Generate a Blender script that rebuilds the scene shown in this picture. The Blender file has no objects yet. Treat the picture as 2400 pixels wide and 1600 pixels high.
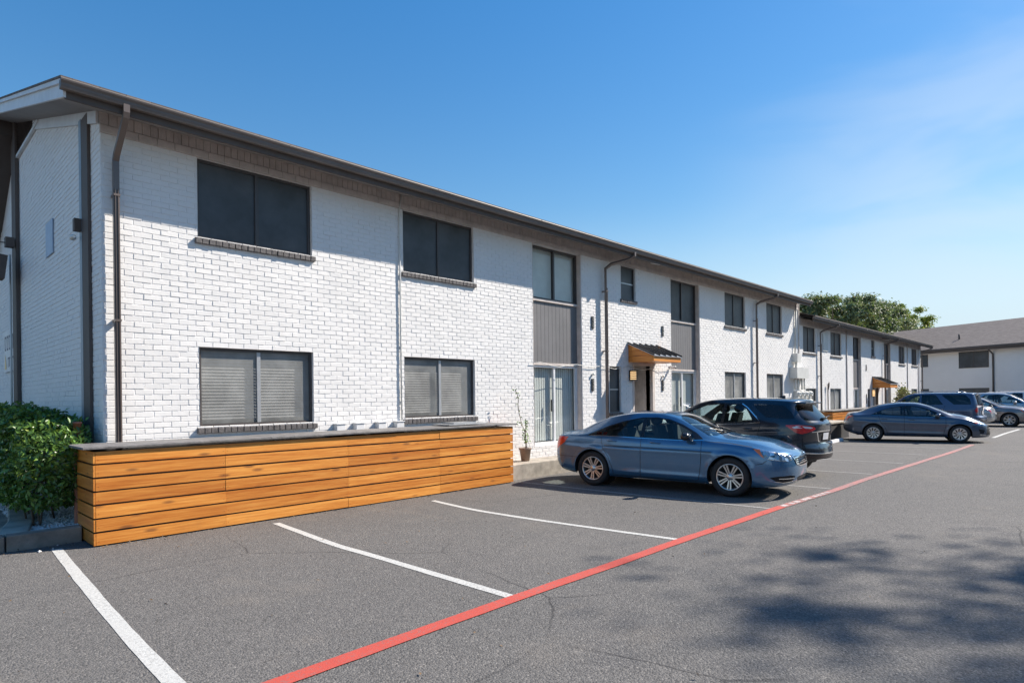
import bpy, bmesh, math, random
import numpy as np
from mathutils import Vector, Matrix, geometry
R = math.radians
rnd = random.Random(7)
scene = bpy.context.scene
COL = scene.collection

# ------------------------------------------------------------------ camera
F, Y0, ROLL, CAMH = 1450.0, 930.0, .012, 1.83
A = math.atan(1400 / F)
cam_d = bpy.data.cameras.new('camera'); cam = bpy.data.objects.new('camera', cam_d); COL.objects.link(cam)
vw = Vector((math.cos(A), math.sin(A), 0)); r0 = Vector((math.sin(A), -math.cos(A), 0)); u0 = Vector((0, 0, 1))
rt = r0 * math.cos(ROLL) - u0 * math.sin(ROLL); up = u0 * math.cos(ROLL) + r0 * math.sin(ROLL)
M = Matrix((( rt.x, up.x, -vw.x, 0), (rt.y, up.y, -vw.y, 0), (rt.z, up.z, -vw.z, CAMH), (0, 0, 0, 1)))
cam.matrix_world = M
cam_d.sensor_width = 36; cam_d.lens = F / 2400 * 36
cam_d.shift_y = (Y0 - 800) / 2400
cam_d.clip_start = .05; cam_d.clip_end = 3000
scene.camera = cam

# ------------------------------------------------------------------ light
SUN = Vector((1.94, -1.0, 1.97)).normalized()
sd = bpy.data.lights.new('sun', 'SUN'); so = bpy.data.objects.new('sun', sd); COL.objects.link(so)
so.rotation_euler = SUN.to_track_quat('Z', 'Y').to_euler(); sd.energy = 5.0; sd.angle = R(.53); sd.color = (1, .915, .81)
so.location = SUN * 50
w = bpy.data.worlds.new('World'); scene.world = w; w.use_nodes = True
nt = w.node_tree; nt.nodes.clear()
sky = nt.nodes.new('ShaderNodeTexSky'); sky.sky_type = 'NISHITA'; sky.sun_disc = False
sky.sun_elevation = math.asin(SUN.z); sky.sun_rotation = math.atan2(SUN.x, SUN.y)
sky.air_density = 1.5; sky.dust_density = .25; sky.ozone_density = 3.0; sky.altitude = 150
bg = nt.nodes.new('ShaderNodeBackground'); bg.inputs[1].default_value = .115
hs = nt.nodes.new('ShaderNodeHueSaturation'); hs.inputs['Saturation'].default_value = 1.60; hs.inputs['Hue'].default_value = .508
gmn = nt.nodes.new('ShaderNodeGamma'); gmn.inputs[1].default_value = .8
wo = nt.nodes.new('ShaderNodeOutputWorld')
nt.links.new(sky.outputs[0], gmn.inputs[0]); nt.links.new(gmn.outputs[0], hs.inputs['Color'])
# a thin veil of high cloud low in the sky down the drive
tcw = nt.nodes.new('ShaderNodeTexCoord')
dv = nt.nodes.new('ShaderNodeVectorMath'); dv.operation = 'DISTANCE'; dv.inputs[1].default_value = Vector((1.22, .12, .30)).normalized(); nt.links.new(tcw.outputs['Generated'], dv.inputs[0])
mr = nt.nodes.new('ShaderNodeMapRange'); mr.interpolation_type = 'SMOOTHSTEP'; mr.inputs['From Min'].default_value = .42; mr.inputs['From Max'].default_value = .0; nt.links.new(dv.outputs['Value'], mr.inputs['Value'])
mpw = nt.nodes.new('ShaderNodeMapping'); mpw.inputs['Scale'].default_value = (2.2, 2.2, 6.5); mpw.inputs['Rotation'].default_value = (.25, .1, 0); nt.links.new(tcw.outputs['Generated'], mpw.inputs[0])
nzw = nt.nodes.new('ShaderNodeTexNoise'); nzw.inputs['Scale'].default_value = 1.6; nzw.inputs['Detail'].default_value = 4; nzw.inputs['Roughness'].default_value = .45; nzw.inputs['Distortion'].default_value = .4; nt.links.new(mpw.outputs[0], nzw.inputs['Vector'])
mr2 = nt.nodes.new('ShaderNodeMapRange'); mr2.interpolation_type = 'SMOOTHSTEP'; mr2.inputs['From Min'].default_value = .36; mr2.inputs['From Max'].default_value = .66; mr2.inputs['To Max'].default_value = .38; nt.links.new(nzw.outputs['Fac'], mr2.inputs['Value'])
mm = nt.nodes.new('ShaderNodeMath'); mm.operation = 'MULTIPLY'; nt.links.new(mr.outputs[0], mm.inputs[0]); nt.links.new(mr2.outputs[0], mm.inputs[1])
mxw = nt.nodes.new('ShaderNodeMix'); mxw.data_type = 'RGBA'; mxw.inputs[7].default_value = (4.1, 4.5, 4.9, 1); nt.links.new(mm.outputs[0], mxw.inputs[0]); nt.links.new(hs.outputs[0], mxw.inputs[6]); 
# pale haze towards the horizon
spx = nt.nodes.new('ShaderNodeSeparateXYZ'); nt.links.new(tcw.outputs['Generated'], spx.inputs[0])
mr3 = nt.nodes.new('ShaderNodeMapRange'); mr3.interpolation_type = 'SMOOTHSTEP'; mr3.inputs['From Min'].default_value = .30; mr3.inputs['From Max'].default_value = .02; mr3.inputs['To Max'].default_value = .85; nt.links.new(spx.outputs['Z'], mr3.inputs['Value'])
mxh = nt.nodes.new('ShaderNodeMix'); mxh.data_type = 'RGBA'; mxh.inputs[7].default_value = (3.1, 3.9, 4.75, 1); nt.links.new(mr3.outputs[0], mxh.inputs[0]); nt.links.new(mxw.outputs[2], mxh.inputs[6]); nt.links.new(mxh.outputs[2], bg.inputs[0]); nt.links.new(bg.outputs[0], wo.inputs[0])
scene.view_settings.view_transform = 'Standard'; scene.view_settings.look = 'None'
scene.view_settings.gamma = 1; scene.view_settings.exposure = .82
scene.cycles.max_bounces = 10; scene.cycles.transparent_max_bounces = 12; scene.cycles.caustics_reflective = False
scene.cycles.caustics_refractive = False
scene.cycles.use_denoising = True

# ------------------------------------------------------------------ materials
class NT:
    def __init__(s, name):
        s.m = bpy.data.materials.new(name); s.m.use_nodes = True
        s.t = s.m.node_tree; s.b = s.t.nodes['Principled BSDF']; s.out = s.t.nodes['Material Output']
    def n(s, typ, **k):
        nd = s.t.nodes.new(typ)
        for a, v in k.items():
            if a.startswith('i_'):
                key = a[2:]; key = int(key) if key.isdigit() else key.replace('_', ' ')
                nd.inputs[key].default_value = v
            else: setattr(nd, a, v)
        return nd
    def l(s, a, b): s.t.links.new(a, b)
    def coord(s, scale=(1, 1, 1), out='Object', rot=(0, 0, 0)):
        c = s.n('ShaderNodeTexCoord'); m = s.n('ShaderNodeMapping'); m.inputs['Scale'].default_value = scale; m.inputs['Rotation'].default_value = rot
        s.l(c.outputs[out], m.inputs[0]); return m.outputs[0]
    def noise(s, scale, detail=4, rough=.55, co=None, dim=None):
        nd = s.n('ShaderNodeTexNoise'); nd.inputs['Scale'].default_value = scale; nd.inputs['Detail'].default_value = detail; nd.inputs['Roughness'].default_value = rough
        if co is not None: s.l(co, nd.inputs['Vector'])
        return nd.outputs['Fac']
    def ramp(s, fac, stops):
        nd = s.n('ShaderNodeValToRGB'); cr = nd.color_ramp
        while len(cr.elements) < len(stops): cr.elements.new(.5)
        for e, (p, c) in zip(cr.elements, stops):
            e.position = p; e.color = (*c, 1) if len(c) == 3 else c
        s.l(fac, nd.inputs[0]); return nd.outputs[0]
    def mix(s, fac, a, b, mode='MIX'):
        nd = s.n('ShaderNodeMix', data_type='RGBA', blend_type=mode)
        for v, i in ((fac, 0), (a, 6), (b, 7)):
            if isinstance(v, (int, float)): nd.inputs[i].default_value = v
            elif isinstance(v, tuple): nd.inputs[i].default_value = (*v, 1) if len(v) == 3 else v
            else: s.l(v, nd.inputs[i])
        return nd.outputs[2]
    def math(s, op, a, b=None, clamp=False):
        nd = s.n('ShaderNodeMath', operation=op, use_clamp=clamp)
        for v, i in ((a, 0), (b, 1)):
            if v is None: continue
            if isinstance(v, (int, float)): nd.inputs[i].default_value = v
            else: s.l(v, nd.inputs[i])
        return nd.outputs[0]
    def bump(s, h, strength=.3, dist=.01):
        nd = s.n('ShaderNodeBump'); nd.inputs['Strength'].default_value = strength; nd.inputs['Distance'].default_value = dist
        s.l(h, nd.inputs['Height']); s.l(nd.outputs[0], s.b.inputs['Normal']); return nd
    def set(s, **k):
        for a, v in k.items():
            a = {'color': 'Base Color', 'rough': 'Roughness', 'metal': 'Metallic', 'coat': 'Coat Weight', 'coat_rough': 'Coat Roughness', 'spec': 'Specular IOR Level',
                 'emit': 'Emission Color', 'emit_s': 'Emission Strength', 'trans': 'Transmission Weight', 'ior': 'IOR', 'sheen': 'Sheen Weight', 'sub': 'Subsurface Weight'}[a]
            inp = s.b.inputs[a]
            if isinstance(v, (int, float)): inp.default_value = v
            elif isinstance(v, tuple): inp.default_value = (*v, 1) if len(v) == 3 else v
            else: s.l(v, inp)
        return s

def simple(name, col, rough=.5, metal=0, var=.12, scale=6, bump=0, bscale=60, **k):
    s = NT(name); co = s.coord()
    nz = s.noise(scale, 5, .6, co)
    lo = tuple(c * (1 - var) for c in col); hi = tuple(min(1, c * (1 + var)) for c in col)
    s.set(color=s.ramp(nz, [(.3, lo), (.7, hi)]), rough=rough, metal=metal, **k)
    if bump: s.bump(s.noise(bscale, 4, .6, co), bump, .01)
    return s.m

def painted_brick(name, col=(.79, .775, .755)):
    s = NT(name); co = s.coord()
    big = s.noise(.7, 4, .6, co); mid = s.noise(9, 4, .6, co); fine = s.noise(90, 4, .65, co)
    c = s.ramp(big, [(.3, tuple(x * .93 for x in col)), (.7, col)])
    c = s.mix(s.math('MULTIPLY', s.ramp(mid, [(.58, (0, 0, 0)), (.75, (1, 1, 1))]), .3), c, tuple(x * .86 for x in col))
    # small chips and scuffs where the paint has worn
    chip = s.ramp(s.noise(24, 3, .7, co), [(.735, (0, 0, 0)), (.76, (1, 1, 1))])
    c = s.mix(s.math('MULTIPLY', chip, .55), c, (.33, .3, .27))
    # faint vertical rain streaks
    st = s.noise(3, 4, .7, s.coord((2.6, 2.6, .16)))
    c = s.mix(s.math('MULTIPLY', s.ramp(st, [(.52, (0, 0, 0)), (.8, (1, 1, 1))]), .22), c, tuple(x * .78 for x in col))
    s.set(color=c, rough=.62)
    h = s.math('ADD', s.math('MULTIPLY', mid, 1.2), s.math('MULTIPLY', fine, .35))
    s.bump(h, .42, .007)
    return s.m

def asphalt():
    s = NT('asphalt'); co = s.coord()
    big = s.noise(.16, 5, .6, co); mid = s.noise(1.7, 6, .65, co); fine = s.noise(70, 3, .8, co); grit = s.noise(180, 2, .9, co)
    base = s.ramp(big, [(.3, (.130, .127, .123)), (.7, (.165, .157, .149))])
    base = s.mix(s.math('MULTIPLY', s.ramp(mid, [(.35, (1, 1, 1)), (.62, (0, 0, 0))]), .28), base, (.108, .106, .104))
    v = s.n('ShaderNodeTexVoronoi'); v.inputs['Scale'].default_value = 75; s.l(co, v.inputs['Vector'])
    stone = s.ramp(v.outputs['Color'], [(.0, (.42, .42, .42)), (.45, (.95, .95, .95)), (.8, (1.25, 1.23, 1.2)), (.97, (2.1, 2.05, 1.95))])
    base = s.mix(.85, base, stone, 'MULTIPLY')
    pit = s.ramp(fine, [(.34, (.4, .4, .4)), (.5, (1, 1, 1))]); base = s.mix(.8, base, pit, 'MULTIPLY')
    # worn tan patches, oil spots, hairline cracks
    tan = s.ramp(s.noise(.55, 5, .7, co), [(.56, (0, 0, 0)), (.72, (1, 1, 1))]); base = s.mix(s.math('MULTIPLY', tan, .32), base, (.215, .188, .158))
    oil = s.ramp(s.noise(.9, 3, .5, s.coord((1, 1, 1), rot=(0, 0, 1))), [(.66, (0, 0, 0)), (.78, (1, 1, 1))]); base = s.mix(s.math('MULTIPLY', oil, .35), base, (.06, .06, .06))
    wv = s.n('ShaderNodeTexVoronoi', feature='DISTANCE_TO_EDGE'); wv.inputs['Scale'].default_value = .23
    wn = s.n('ShaderNodeTexNoise'); wn.inputs['Scale'].default_value = 1.5; wn.inputs['Detail'].default_value = 6; s.l(co, wn.inputs['Vector'])
    s.l(s.mix(.22, co, wn.outputs['Color'], 'ADD'), wv.inputs['Vector'])
    cr = s.ramp(wv.outputs['Distance'], [(.0, (1, 1, 1)), (.0022, (0, 0, 0))])
    cmask = s.math('MULTIPLY', cr, s.ramp(s.noise(.3, 2, .5, s.coord(rot=(0, 0, 2))), [(.5, (0, 0, 0)), (.6, (1, 1, 1))]))
    base = s.mix(s.math('MULTIPLY', cmask, .7), base, (.02, .02, .022))
    s.set(color=base, rough=.86, spec=.3)
    h = s.math('ADD', s.math('MULTIPLY', v.outputs['Distance'], -1.0), s.math('MULTIPLY', grit, .5))
    s.bump(h, .8, .009)
    return s.m

def road_paint(name, col, wear=.5):
    s = NT(name); co = s.coord()
    n1 = s.noise(38, 5, .8, co); n2 = s.noise(1.3, 4, .6, co)
    c = s.ramp(n2, [(.3, tuple(x * .86 for x in col)), (.7, col)])
    hole = s.ramp(s.math('ADD', n1, s.math('MULTIPLY', n2, .25)), [(wear + .10, (0, 0, 0)), (wear + .17, (1, 1, 1))])
    c = s.mix(s.math('MULTIPLY', hole, .8 if 'worn' in name else .45), c, (.15, .145, .14))
    s.set(color=c, rough=.75); s.bump(s.noise(110, 3, .8, co), .6, .008)
    return s.m

def wood(name, axis='x', cols=((.42, .115, .010), (.61, .215, .028), (.74, .33, .068))):
    s = NT(name)
    sc = {'x': (.35, 9, 9), 'y': (9, .35, 9), 'z': (9, 9, .35)}[axis]
    co = s.coord(sc); co1 = s.coord()
    g = s.noise(5.5, 7, .68, co); g2 = s.noise(1.1, 3, .5, co)
    c = s.ramp(g, [(.34, cols[0]), (.5, cols[1]), (.64, cols[2])])
    c = s.mix(.35, c, s.ramp(g2, [(.35, cols[0]), (.65, cols[2])]))
    rv = s.n('ShaderNodeAttribute', attribute_name='board'); 
    c = s.mix(.9, c, s.ramp(rv.outputs['Fac'], [(0, (.80, .72, .62)), (.5, (1, 1, 1)), (1, (1.16, 1.22, 1.32))]), 'MULTIPLY')
    # knots
    v = s.n('ShaderNodeTexVoronoi'); v.inputs['Scale'].default_value = 1.0; v.inputs['Randomness'].default_value = 1
    s.l(s.coord({'x': (1.6, 6, 6), 'y': (9, 2.6, 9), 'z': (9, 9, 2.6)}[axis]), v.inputs['Vector'])
    k = s.ramp(v.outputs['Distance'], [(.07, (1, 1, 1)), (.17, (0, 0, 0))])
    c = s.mix(s.math('MULTIPLY', k, .75), c, (.20, .07, .018))
    st = s.ramp(s.noise(1.6, 4, .7, co1), [(.6, (0, 0, 0)), (.8, (1, 1, 1))]); c = s.mix(s.math('MULTIPLY', st, .35), c, (.33, .13, .035))
    s.set(color=c, rough=.5, coat=.1); s.bump(g, .3, .004)
    return s.m

def screen_mat(name, col, alpha=.0, rough=.45):
    s = NT(name); co = s.coord()
    n = s.noise(1.3, 4, .6, co)
    s.set(color=s.ramp(n, [(.35, tuple(x * .65 for x in col)), (.68, tuple(x * 1.5 for x in col))]), rough=rough, spec=.5)
    # woven mesh of the solar screen
    wv = s.n('ShaderNodeTexWave', wave_type='BANDS', bands_direction='DIAGONAL'); wv.inputs['Scale'].default_value = 60; wv.inputs['Distortion'].default_value = 1.0; wv.inputs['Detail Scale'].default_value = .5
    s.l(co, wv.inputs['Vector']); s.bump(wv.outputs['Fac'], .08, .002)
    if alpha:
        tr = s.n('ShaderNodeBsdfTransparent'); mx = s.n('ShaderNodeMixShader'); mx.inputs[0].default_value = alpha
        s.l(s.b.outputs[0], mx.inputs[1]); s.l(tr.outputs[0], mx.inputs[2]); s.l(mx.outputs[0], s.out.inputs[0])
    return s.m

def glass_mat(name, tint=(.75, .85, .85), rough=.01, refl=1.0, dark=.5):
    """thin architectural / car glass: fresnel mirror over tinted transparency"""
    s = NT(name); s.t.nodes.remove(s.b)
    gl = s.n('ShaderNodeBsdfGlossy'); gl.inputs['Roughness'].default_value = rough; gl.inputs['Color'].default_value = (refl, refl, refl, 1)
    tr = s.n('ShaderNodeBsdfTransparent'); tr.inputs[0].default_value = (*[t * dark for t in tint], 1)
    lw = s.n('ShaderNodeLayerWeight'); lw.inputs[0].default_value = .5
    fr = s.math('ADD', s.math('MULTIPLY', s.math('POWER', lw.outputs['Facing'], 5), .95), .05)  # Schlick, same from both sides
    nz = s.n('ShaderNodeTexNoise'); nz.inputs['Scale'].default_value = 2.2; c = s.n('ShaderNodeTexCoord'); s.l(c.outputs['Object'], nz.inputs['Vector'])
    bp = s.n('ShaderNodeBump'); bp.inputs['Strength'].default_value = .04; bp.inputs['Distance'].default_value = .02; s.l(nz.outputs['Fac'], bp.inputs['Height']); s.l(bp.outputs[0], gl.inputs['Normal'])
    mx = s.n('ShaderNodeMixShader'); s.l(fr, mx.inputs[0]); s.l(tr.outputs[0], mx.inputs[1]); s.l(gl.outputs[0], mx.inputs[2])
    s.l(mx.outputs[0], s.out.inputs[0]); return s.m

def car_paint(name, col, metal=.55, rough=.32):
    s = NT(name); co = s.coord()
    fl = s.noise(900, 1, .5, co); dirt = s.noise(3, 5, .7, co)
    c = s.ramp(fl, [(.35, tuple(x * .8 for x in col)), (.65, tuple(min(1, x * 1.2) for x in col))])
    c = s.mix(s.math('MULTIPLY', s.ramp(dirt, [(.45, (0, 0, 0)), (.8, (1, 1, 1))]), .12), c, (.25, .23, .2))
    s.set(color=c, rough=s.math('ADD', s.math('MULTIPLY', dirt, .14), rough - .07), metal=metal, coat=1.0, coat_rough=.04)
    return s.m

def shingle_mat(name='shingles', col=(.17, .145, .13)):
    s = NT(name); co = s.coord()
    br = s.n('ShaderNodeTexBrick'); br.inputs['Scale'].default_value = 1; br.inputs['Brick Width'].default_value = .3; br.inputs['Row Height'].default_value = .14; br.inputs['Mortar Size'].default_value = .006
    br.inputs['Color1'].default_value = (*[x * .75 for x in col], 1); br.inputs['Color2'].default_value = (*[x * 1.3 for x in col], 1); br.inputs['Mortar'].default_value = (*[x * .4 for x in col], 1)
    s.l(s.n('ShaderNodeUVMap').outputs[0] if False else s.coord(), br.inputs['Vector'])
    s.set(color=s.mix(.4, br.outputs['Color'], s.ramp(s.noise(120, 3, .8, co), [(.3, tuple(x * .6 for x in col)), (.7, tuple(x * 1.4 for x in col))])), rough=.9)
    s.set(spec=.15); s.bump(s.noise(120, 3, .8, co), .5, .01); return s.m

MT = {}
def m(name): return MT[name]
MT['brick'] = painted_brick('white_painted_brick'); MT['mortar'] = simple('painted_mortar', (.78, .765, .75), .8, var=.08, scale=12, bump=.4, bscale=80)
MT['frieze'] = simple('taupe_painted_brick', (.60, .535, .49), .6, var=.15, scale=5, bump=.4)
MT['trim'] = simple('dark_brown_trim_paint', (.12, .100, .090), .65, var=.1, scale=2, spec=.15)
MT['gutter'] = simple('brown_aluminium_gutter', (.16, .138, .126), .5, var=.12, scale=1.2, spec=.3)
MT['spout'] = simple('brown_downspout_metal', (.15, .118, .103), .34, metal=.2, var=.1, scale=1.2)
MT['soffit'] = simple('soffit_paint', (.27, .245, .23), .7, var=.1, scale=2)
MT['whitepaint'] = simple('white_trim_paint', (.66, .66, .66), .5, var=.1, scale=3, bump=.1)
MT['shingle'] = shingle_mat()
MT['shingle_far'] = shingle_mat('brown_shingles', (.165, .145, .135))
MT['darkscreen'] = screen_mat('charcoal_solar_screen', (.050, .055, .060))
MT['midscreen'] = screen_mat('grey_solar_screen', (.225, .228, .218), .33)
MT['frame_dark'] = simple('dark_window_frame', (.06, .052, .050), .4, var=.1)
MT['frame_alu'] = simple('aluminium_window_frame', (.42, .43, .44), .35, metal=.4, var=.08)
MT['frame_white'] = simple('white_door_frame', (.72, .73, .74), .35, var=.05)
MT['sill'] = simple('dark_painted_sill_brick', (.12, .11, .108), .65, var=.35, scale=14, bump=.6, bscale=40)
MT['blind'] = simple('white_window_blind', (.8, .8, .78), .5, var=.04)
MT['vblind'] = simple('grey_green_vertical_blind', (.66, .665, .64), .5, var=.08, scale=3)
MT['room'] = simple('dim_room_surface', (.22, .22, .21), .9, var=.1)
MT['glass'] = glass_mat('window_glass', (.92, .95, .94), dark=.97)
MT['panelgrey'] = simple('grey_board_panel', (.165, .160, .162), .5, var=.1, scale=2, bump=.1)
MT['black'] = simple('black_plastic', (.018, .018, .019), .4, var=.2)
MT['seam'] = simple('black_roof_seam', (.02, .02, .022), .35, metal=.3)
MT['roofmetal'] = simple('grey_metal_roof', (.33, .36, .40), .35, metal=.5)
MT['concrete'] = simple('weathered_concrete', (.36, .325, .275), .85, var=.35, scale=3.5, bump=.7, bscale=70)
MT['darkconcrete'] = simple('stained_kerb_concrete', (.25, .22, .185), .88, var=.45, scale=3, bump=.8, bscale=60)
MT['utility'] = simple('off_white_utility_metal', (.62, .62, .59), .45, var=.08, scale=3)
MT['asphalt'] = asphalt()
MT['line'] = road_paint('white_line_paint', (.54, .54, .515), .53)
MT['lineworn'] = road_paint('worn_line_paint', (.50, .49, .465), .40)
MT['red'] = road_paint('red_line_paint', (.50, .070, .048), .55)
MT['redworn'] = road_paint('worn_red_line_paint', (.52, .17, .15), .47)
MT['wood'] = wood('stained_cedar_board', 'x'); MT['wood_y'] = wood('stained_cedar_side_board', 'y')
MT['cap'] = simple('grey_weathered_cap_board', (.165, .158, .155), .7, var=.35, scale=7, bump=.7, bscale=30)

# ------------------------------------------------------------------ mesh helpers
class MB:
    def __init__(s): s.v = []; s.f = []; s.mi = []; s.attr = []; s.sm = []
    def face(s, pts, mi=0, at=0, sm=False):
        b = len(s.v); s.v += [tuple(p) for p in pts]; s.f.append(tuple(range(b, b + len(pts)))); s.mi.append(mi); s.attr.append(at); s.sm.append(sm)
    def box(s, x0, x1, y0, y1, z0, z1, mi=0, at=0, skip=''):
        b = len(s.v)
        s.v += [(x0, y0, z0), (x1, y0, z0), (x1, y1, z0), (x0, y1, z0), (x0, y0, z1), (x1, y0, z1), (x1, y1, z1), (x0, y1, z1)]
        for k, f in (('d', (0, 3, 2, 1)), ('u', (4, 5, 6, 7)), ('f', (0, 1, 5, 4)), ('r', (1, 2, 6, 5)), ('b', (2, 3, 7, 6)), ('l', (3, 0, 4, 7))):
            if k in skip: continue
            s.f.append(tuple(b + i for i in f)); s.mi.append(mi); s.attr.append(at); s.sm.append(False)
    def hexa(s, p, mi=0, at=0):
        """eight corners, bottom ring then top ring, both counter-clockwise seen from above"""
        b = len(s.v); s.v += [tuple(q) for q in p]
        for f in ((0, 3, 2, 1), (4, 5, 6, 7), (0, 1, 5, 4), (1, 2, 6, 5), (2, 3, 7, 6), (3, 0, 4, 7)):
            s.f.append(tuple(b + i for i in f)); s.mi.append(mi); s.attr.append(at); s.sm.append(False)
    def tube(s, pts, r, n=10, mi=0, cap=True, sy=1.0, sm=True):
        pts = [Vector(p) for p in pts]; rings = []; prev = None
        rr = r if isinstance(r, (list, tuple)) else [r] * len(pts)
        for i, p in enumerate(pts):
            d = ((pts[i + 1] - p) if i < len(pts) - 1 else (p - pts[i - 1])).normalized()
            if 0 < i < len(pts) - 1: d = ((pts[i + 1] - p).normalized() + (p - pts[i - 1]).normalized()).normalized()
            ref = prev if prev is not None else (Vector((0, 0, 1)) if abs(d.z) < .9 else Vector((1, 0, 0)))
            a = (ref - d * ref.dot(d)).normalized(); bb = d.cross(a).normalized(); prev = a
            base = len(s.v)
            for k in range(n):
                t = 2 * math.pi * (k + .5) / n
                s.v.append(tuple(p + a * math.cos(t) * rr[i] + bb * math.sin(t) * rr[i] * sy))
            rings.append(base)
        for i in range(len(rings) - 1):
            for k in range(n):
                k2 = (k + 1) % n
                s.f.append((rings[i] + k, rings[i] + k2, rings[i + 1] + k2, rings[i + 1] + k)); s.mi.append(mi); s.attr.append(0); s.sm.append(sm)
        if cap:
            s.f.append(tuple(rings[0] + k for k in reversed(range(n)))); s.mi.append(mi); s.attr.append(0); s.sm.append(False)
            s.f.append(tuple(rings[-1] + k for k in range(n))); s.mi.append(mi); s.attr.append(0); s.sm.append(False)
    def lathe(s, prof, axis='x', c=(0, 0, 0), n=40, mi=0, sm=True, close=False):
        """prof: list of (along, radius)"""
        base = len(s.v)
        for a, r in prof:
            for k in range(n):
                t = 2 * math.pi * k / n; u, v_ = r * math.cos(t), r * math.sin(t)
                p = (a, u, v_) if axis == 'x' else ((u, a, v_) if axis == 'y' else (u, v_, a))
                s.v.append((p[0] + c[0], p[1] + c[1], p[2] + c[2]))
        for i in range(len(prof) - 1):
            for k in range(n):
                k2 = (k + 1) % n
                q = (base + i * n + k, base + i * n + k2, base + (i + 1) * n + k2, base + (i + 1) * n + k)
                s.f.append(q if axis != 'y' else q[::-1]); s.mi.append(mi); s.attr.append(0); s.sm.append(sm)
    def build(s, name, mats, parent=None, bevel=0, attr=False, loc=None):
        if not isinstance(mats, (list, tuple)): mats = [mats]
        me = bpy.data.meshes.new(name); me.from_pydata(s.v, [], s.f)
        for mt in mats: me.materials.append(mt)
        me.polygons.foreach_set('material_index', s.mi); me.polygons.foreach_set('use_smooth', s.sm)
        if attr:
            at = me.attributes.new('board', 'FLOAT', 'FACE'); at.data.foreach_set('value', s.attr)
        me.update(); o = bpy.data.objects.new(name, me); COL.objects.link(o)
        if parent is not None: o.parent = parent
        if loc is not None: o.location = loc
        if bevel:
            b = o.modifiers.new('bevel', 'BEVEL'); b.width = bevel; b.segments = 2; b.limit_method = 'ANGLE'; b.angle_limit = R(40)
        return o
def tag(o, label=None, cat=None, group=None, kind=None):
    for k, v in (('label', label), ('category', cat), ('group', group), ('kind', kind)):
        if v: o[k] = v
    return o
def empty(name, loc, rz=0):
    o = bpy.data.objects.new(name, None); COL.objects.link(o); o.location = loc; o.rotation_euler = (0, 0, rz); o.empty_display_size = .2; return o
def copy_tree(o, parent=None):
    c = o.copy(); COL.objects.link(c); c.parent = parent
    for ch in list(o.children): copy_tree(ch, c)
    return c
def shift(o_or_mb, v):
    o_or_mb.v = [(a + v[0], b + v[1], c + v[2]) for a, b, c in o_or_mb.v]
# ------------------------------------------------------------------ ground
D = 10.1
g = MB(); g.face([(-400, -300, 0), (600, -300, 0), (600, 500, 0), (-400, 500, 0)])
tag(g.build('parking_lot', MT['asphalt']), kind='structure')

def ribbon(pts, wd, z, taper=None, jit=.0035, step=.22):
    mb = MB(); P = [Vector((*p, 0)) for p in pts]
    # resample with smoothing
    L = [0]
    for a, b in zip(P, P[1:]): L.append(L[-1] + (b - a).length)
    n = max(2, int(L[-1] / step)); Q = []
    for i in range(n + 1):
        s_ = L[-1] * i / n; k = 0
        while k < len(L) - 2 and L[k + 1] < s_: k += 1
        t = (s_ - L[k]) / (L[k + 1] - L[k]); Q.append(P[k].lerp(P[k + 1], t))
    for _ in range(3): Q = [Q[0]] + [(Q[i - 1] + Q[i] * 2 + Q[i + 1]) / 4 for i in range(1, len(Q) - 1)] + [Q[-1]]
    S = []
    for i, q in enumerate(Q):
        d = (Q[min(i + 1, len(Q) - 1)] - Q[max(i - 1, 0)]).normalized(); nn = Vector((-d.y, d.x, 0))
        S.append((q + nn * (wd / 2 + rnd.uniform(-jit, jit)), q - nn * (wd / 2 + rnd.uniform(-jit, jit))))
    for (a, b), (c, d) in zip(S, S[1:]):
        f = [(a.x, a.y, z), (b.x, b.y, z), (d.x, d.y, z), (c.x, c.y, z)]
        mb.face(f)
    return mb
def line(name, pts, wd, mat, z=.004):
    tag(ribbon(pts, wd, z).build(name, mat), kind='structure')
line('parking_line', [(1.59, 9.46), (1.47, 7.33), (1.42, 6.35), (1.37, 5.22), (1.35, 4.4), (1.34, 3.93)], .115, MT['line'])
line('parking_line', [(4.16, 8.91), (4.02, 6.94), (4.05, 6.26), (4.05, 5.23), (4.06, 3.95)], .105, MT['line'])
line('parking_line', [(6.94, 8.69), (6.79, 7.47), (6.84, 6.28), (6.93, 5.32), (7.08, 3.95)], .10, MT['line'])
line('parking_line', [(9.68, 9.05), (9.78, 6.15), (9.95, 3.9)], .10, MT['lineworn'])
for i, x in enumerate((12.6, 15.45, 18.3, 21.2, 24.0, 27.0)):
    line('parking_line', [(x - .15, 9.0 - .5 * (i > 1)), (x + .05, 6.2), (x + .15, 3.85)], .10, MT['lineworn'])
line('parking_line', [(30.6, 3.3), (34.0, 3.25), (38, 3.1)], .13, MT['line'])
line('red_fire_line', [(-6, 3.9), (1.92, 3.88), (4.0, 3.9), (4.93, 3.89), (5.59, 3.88), (7.07, 3.89), (8.25, 3.86), (10.23, 3.83)], .15, MT['red'], .008)
line('red_fire_line', [(10.23, 3.83), (12.59, 3.73), (14.39, 3.72), (18.72, 3.58), (22.59, 3.44), (26.25, 3.39)], .15, MT['redworn'], .008)
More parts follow.
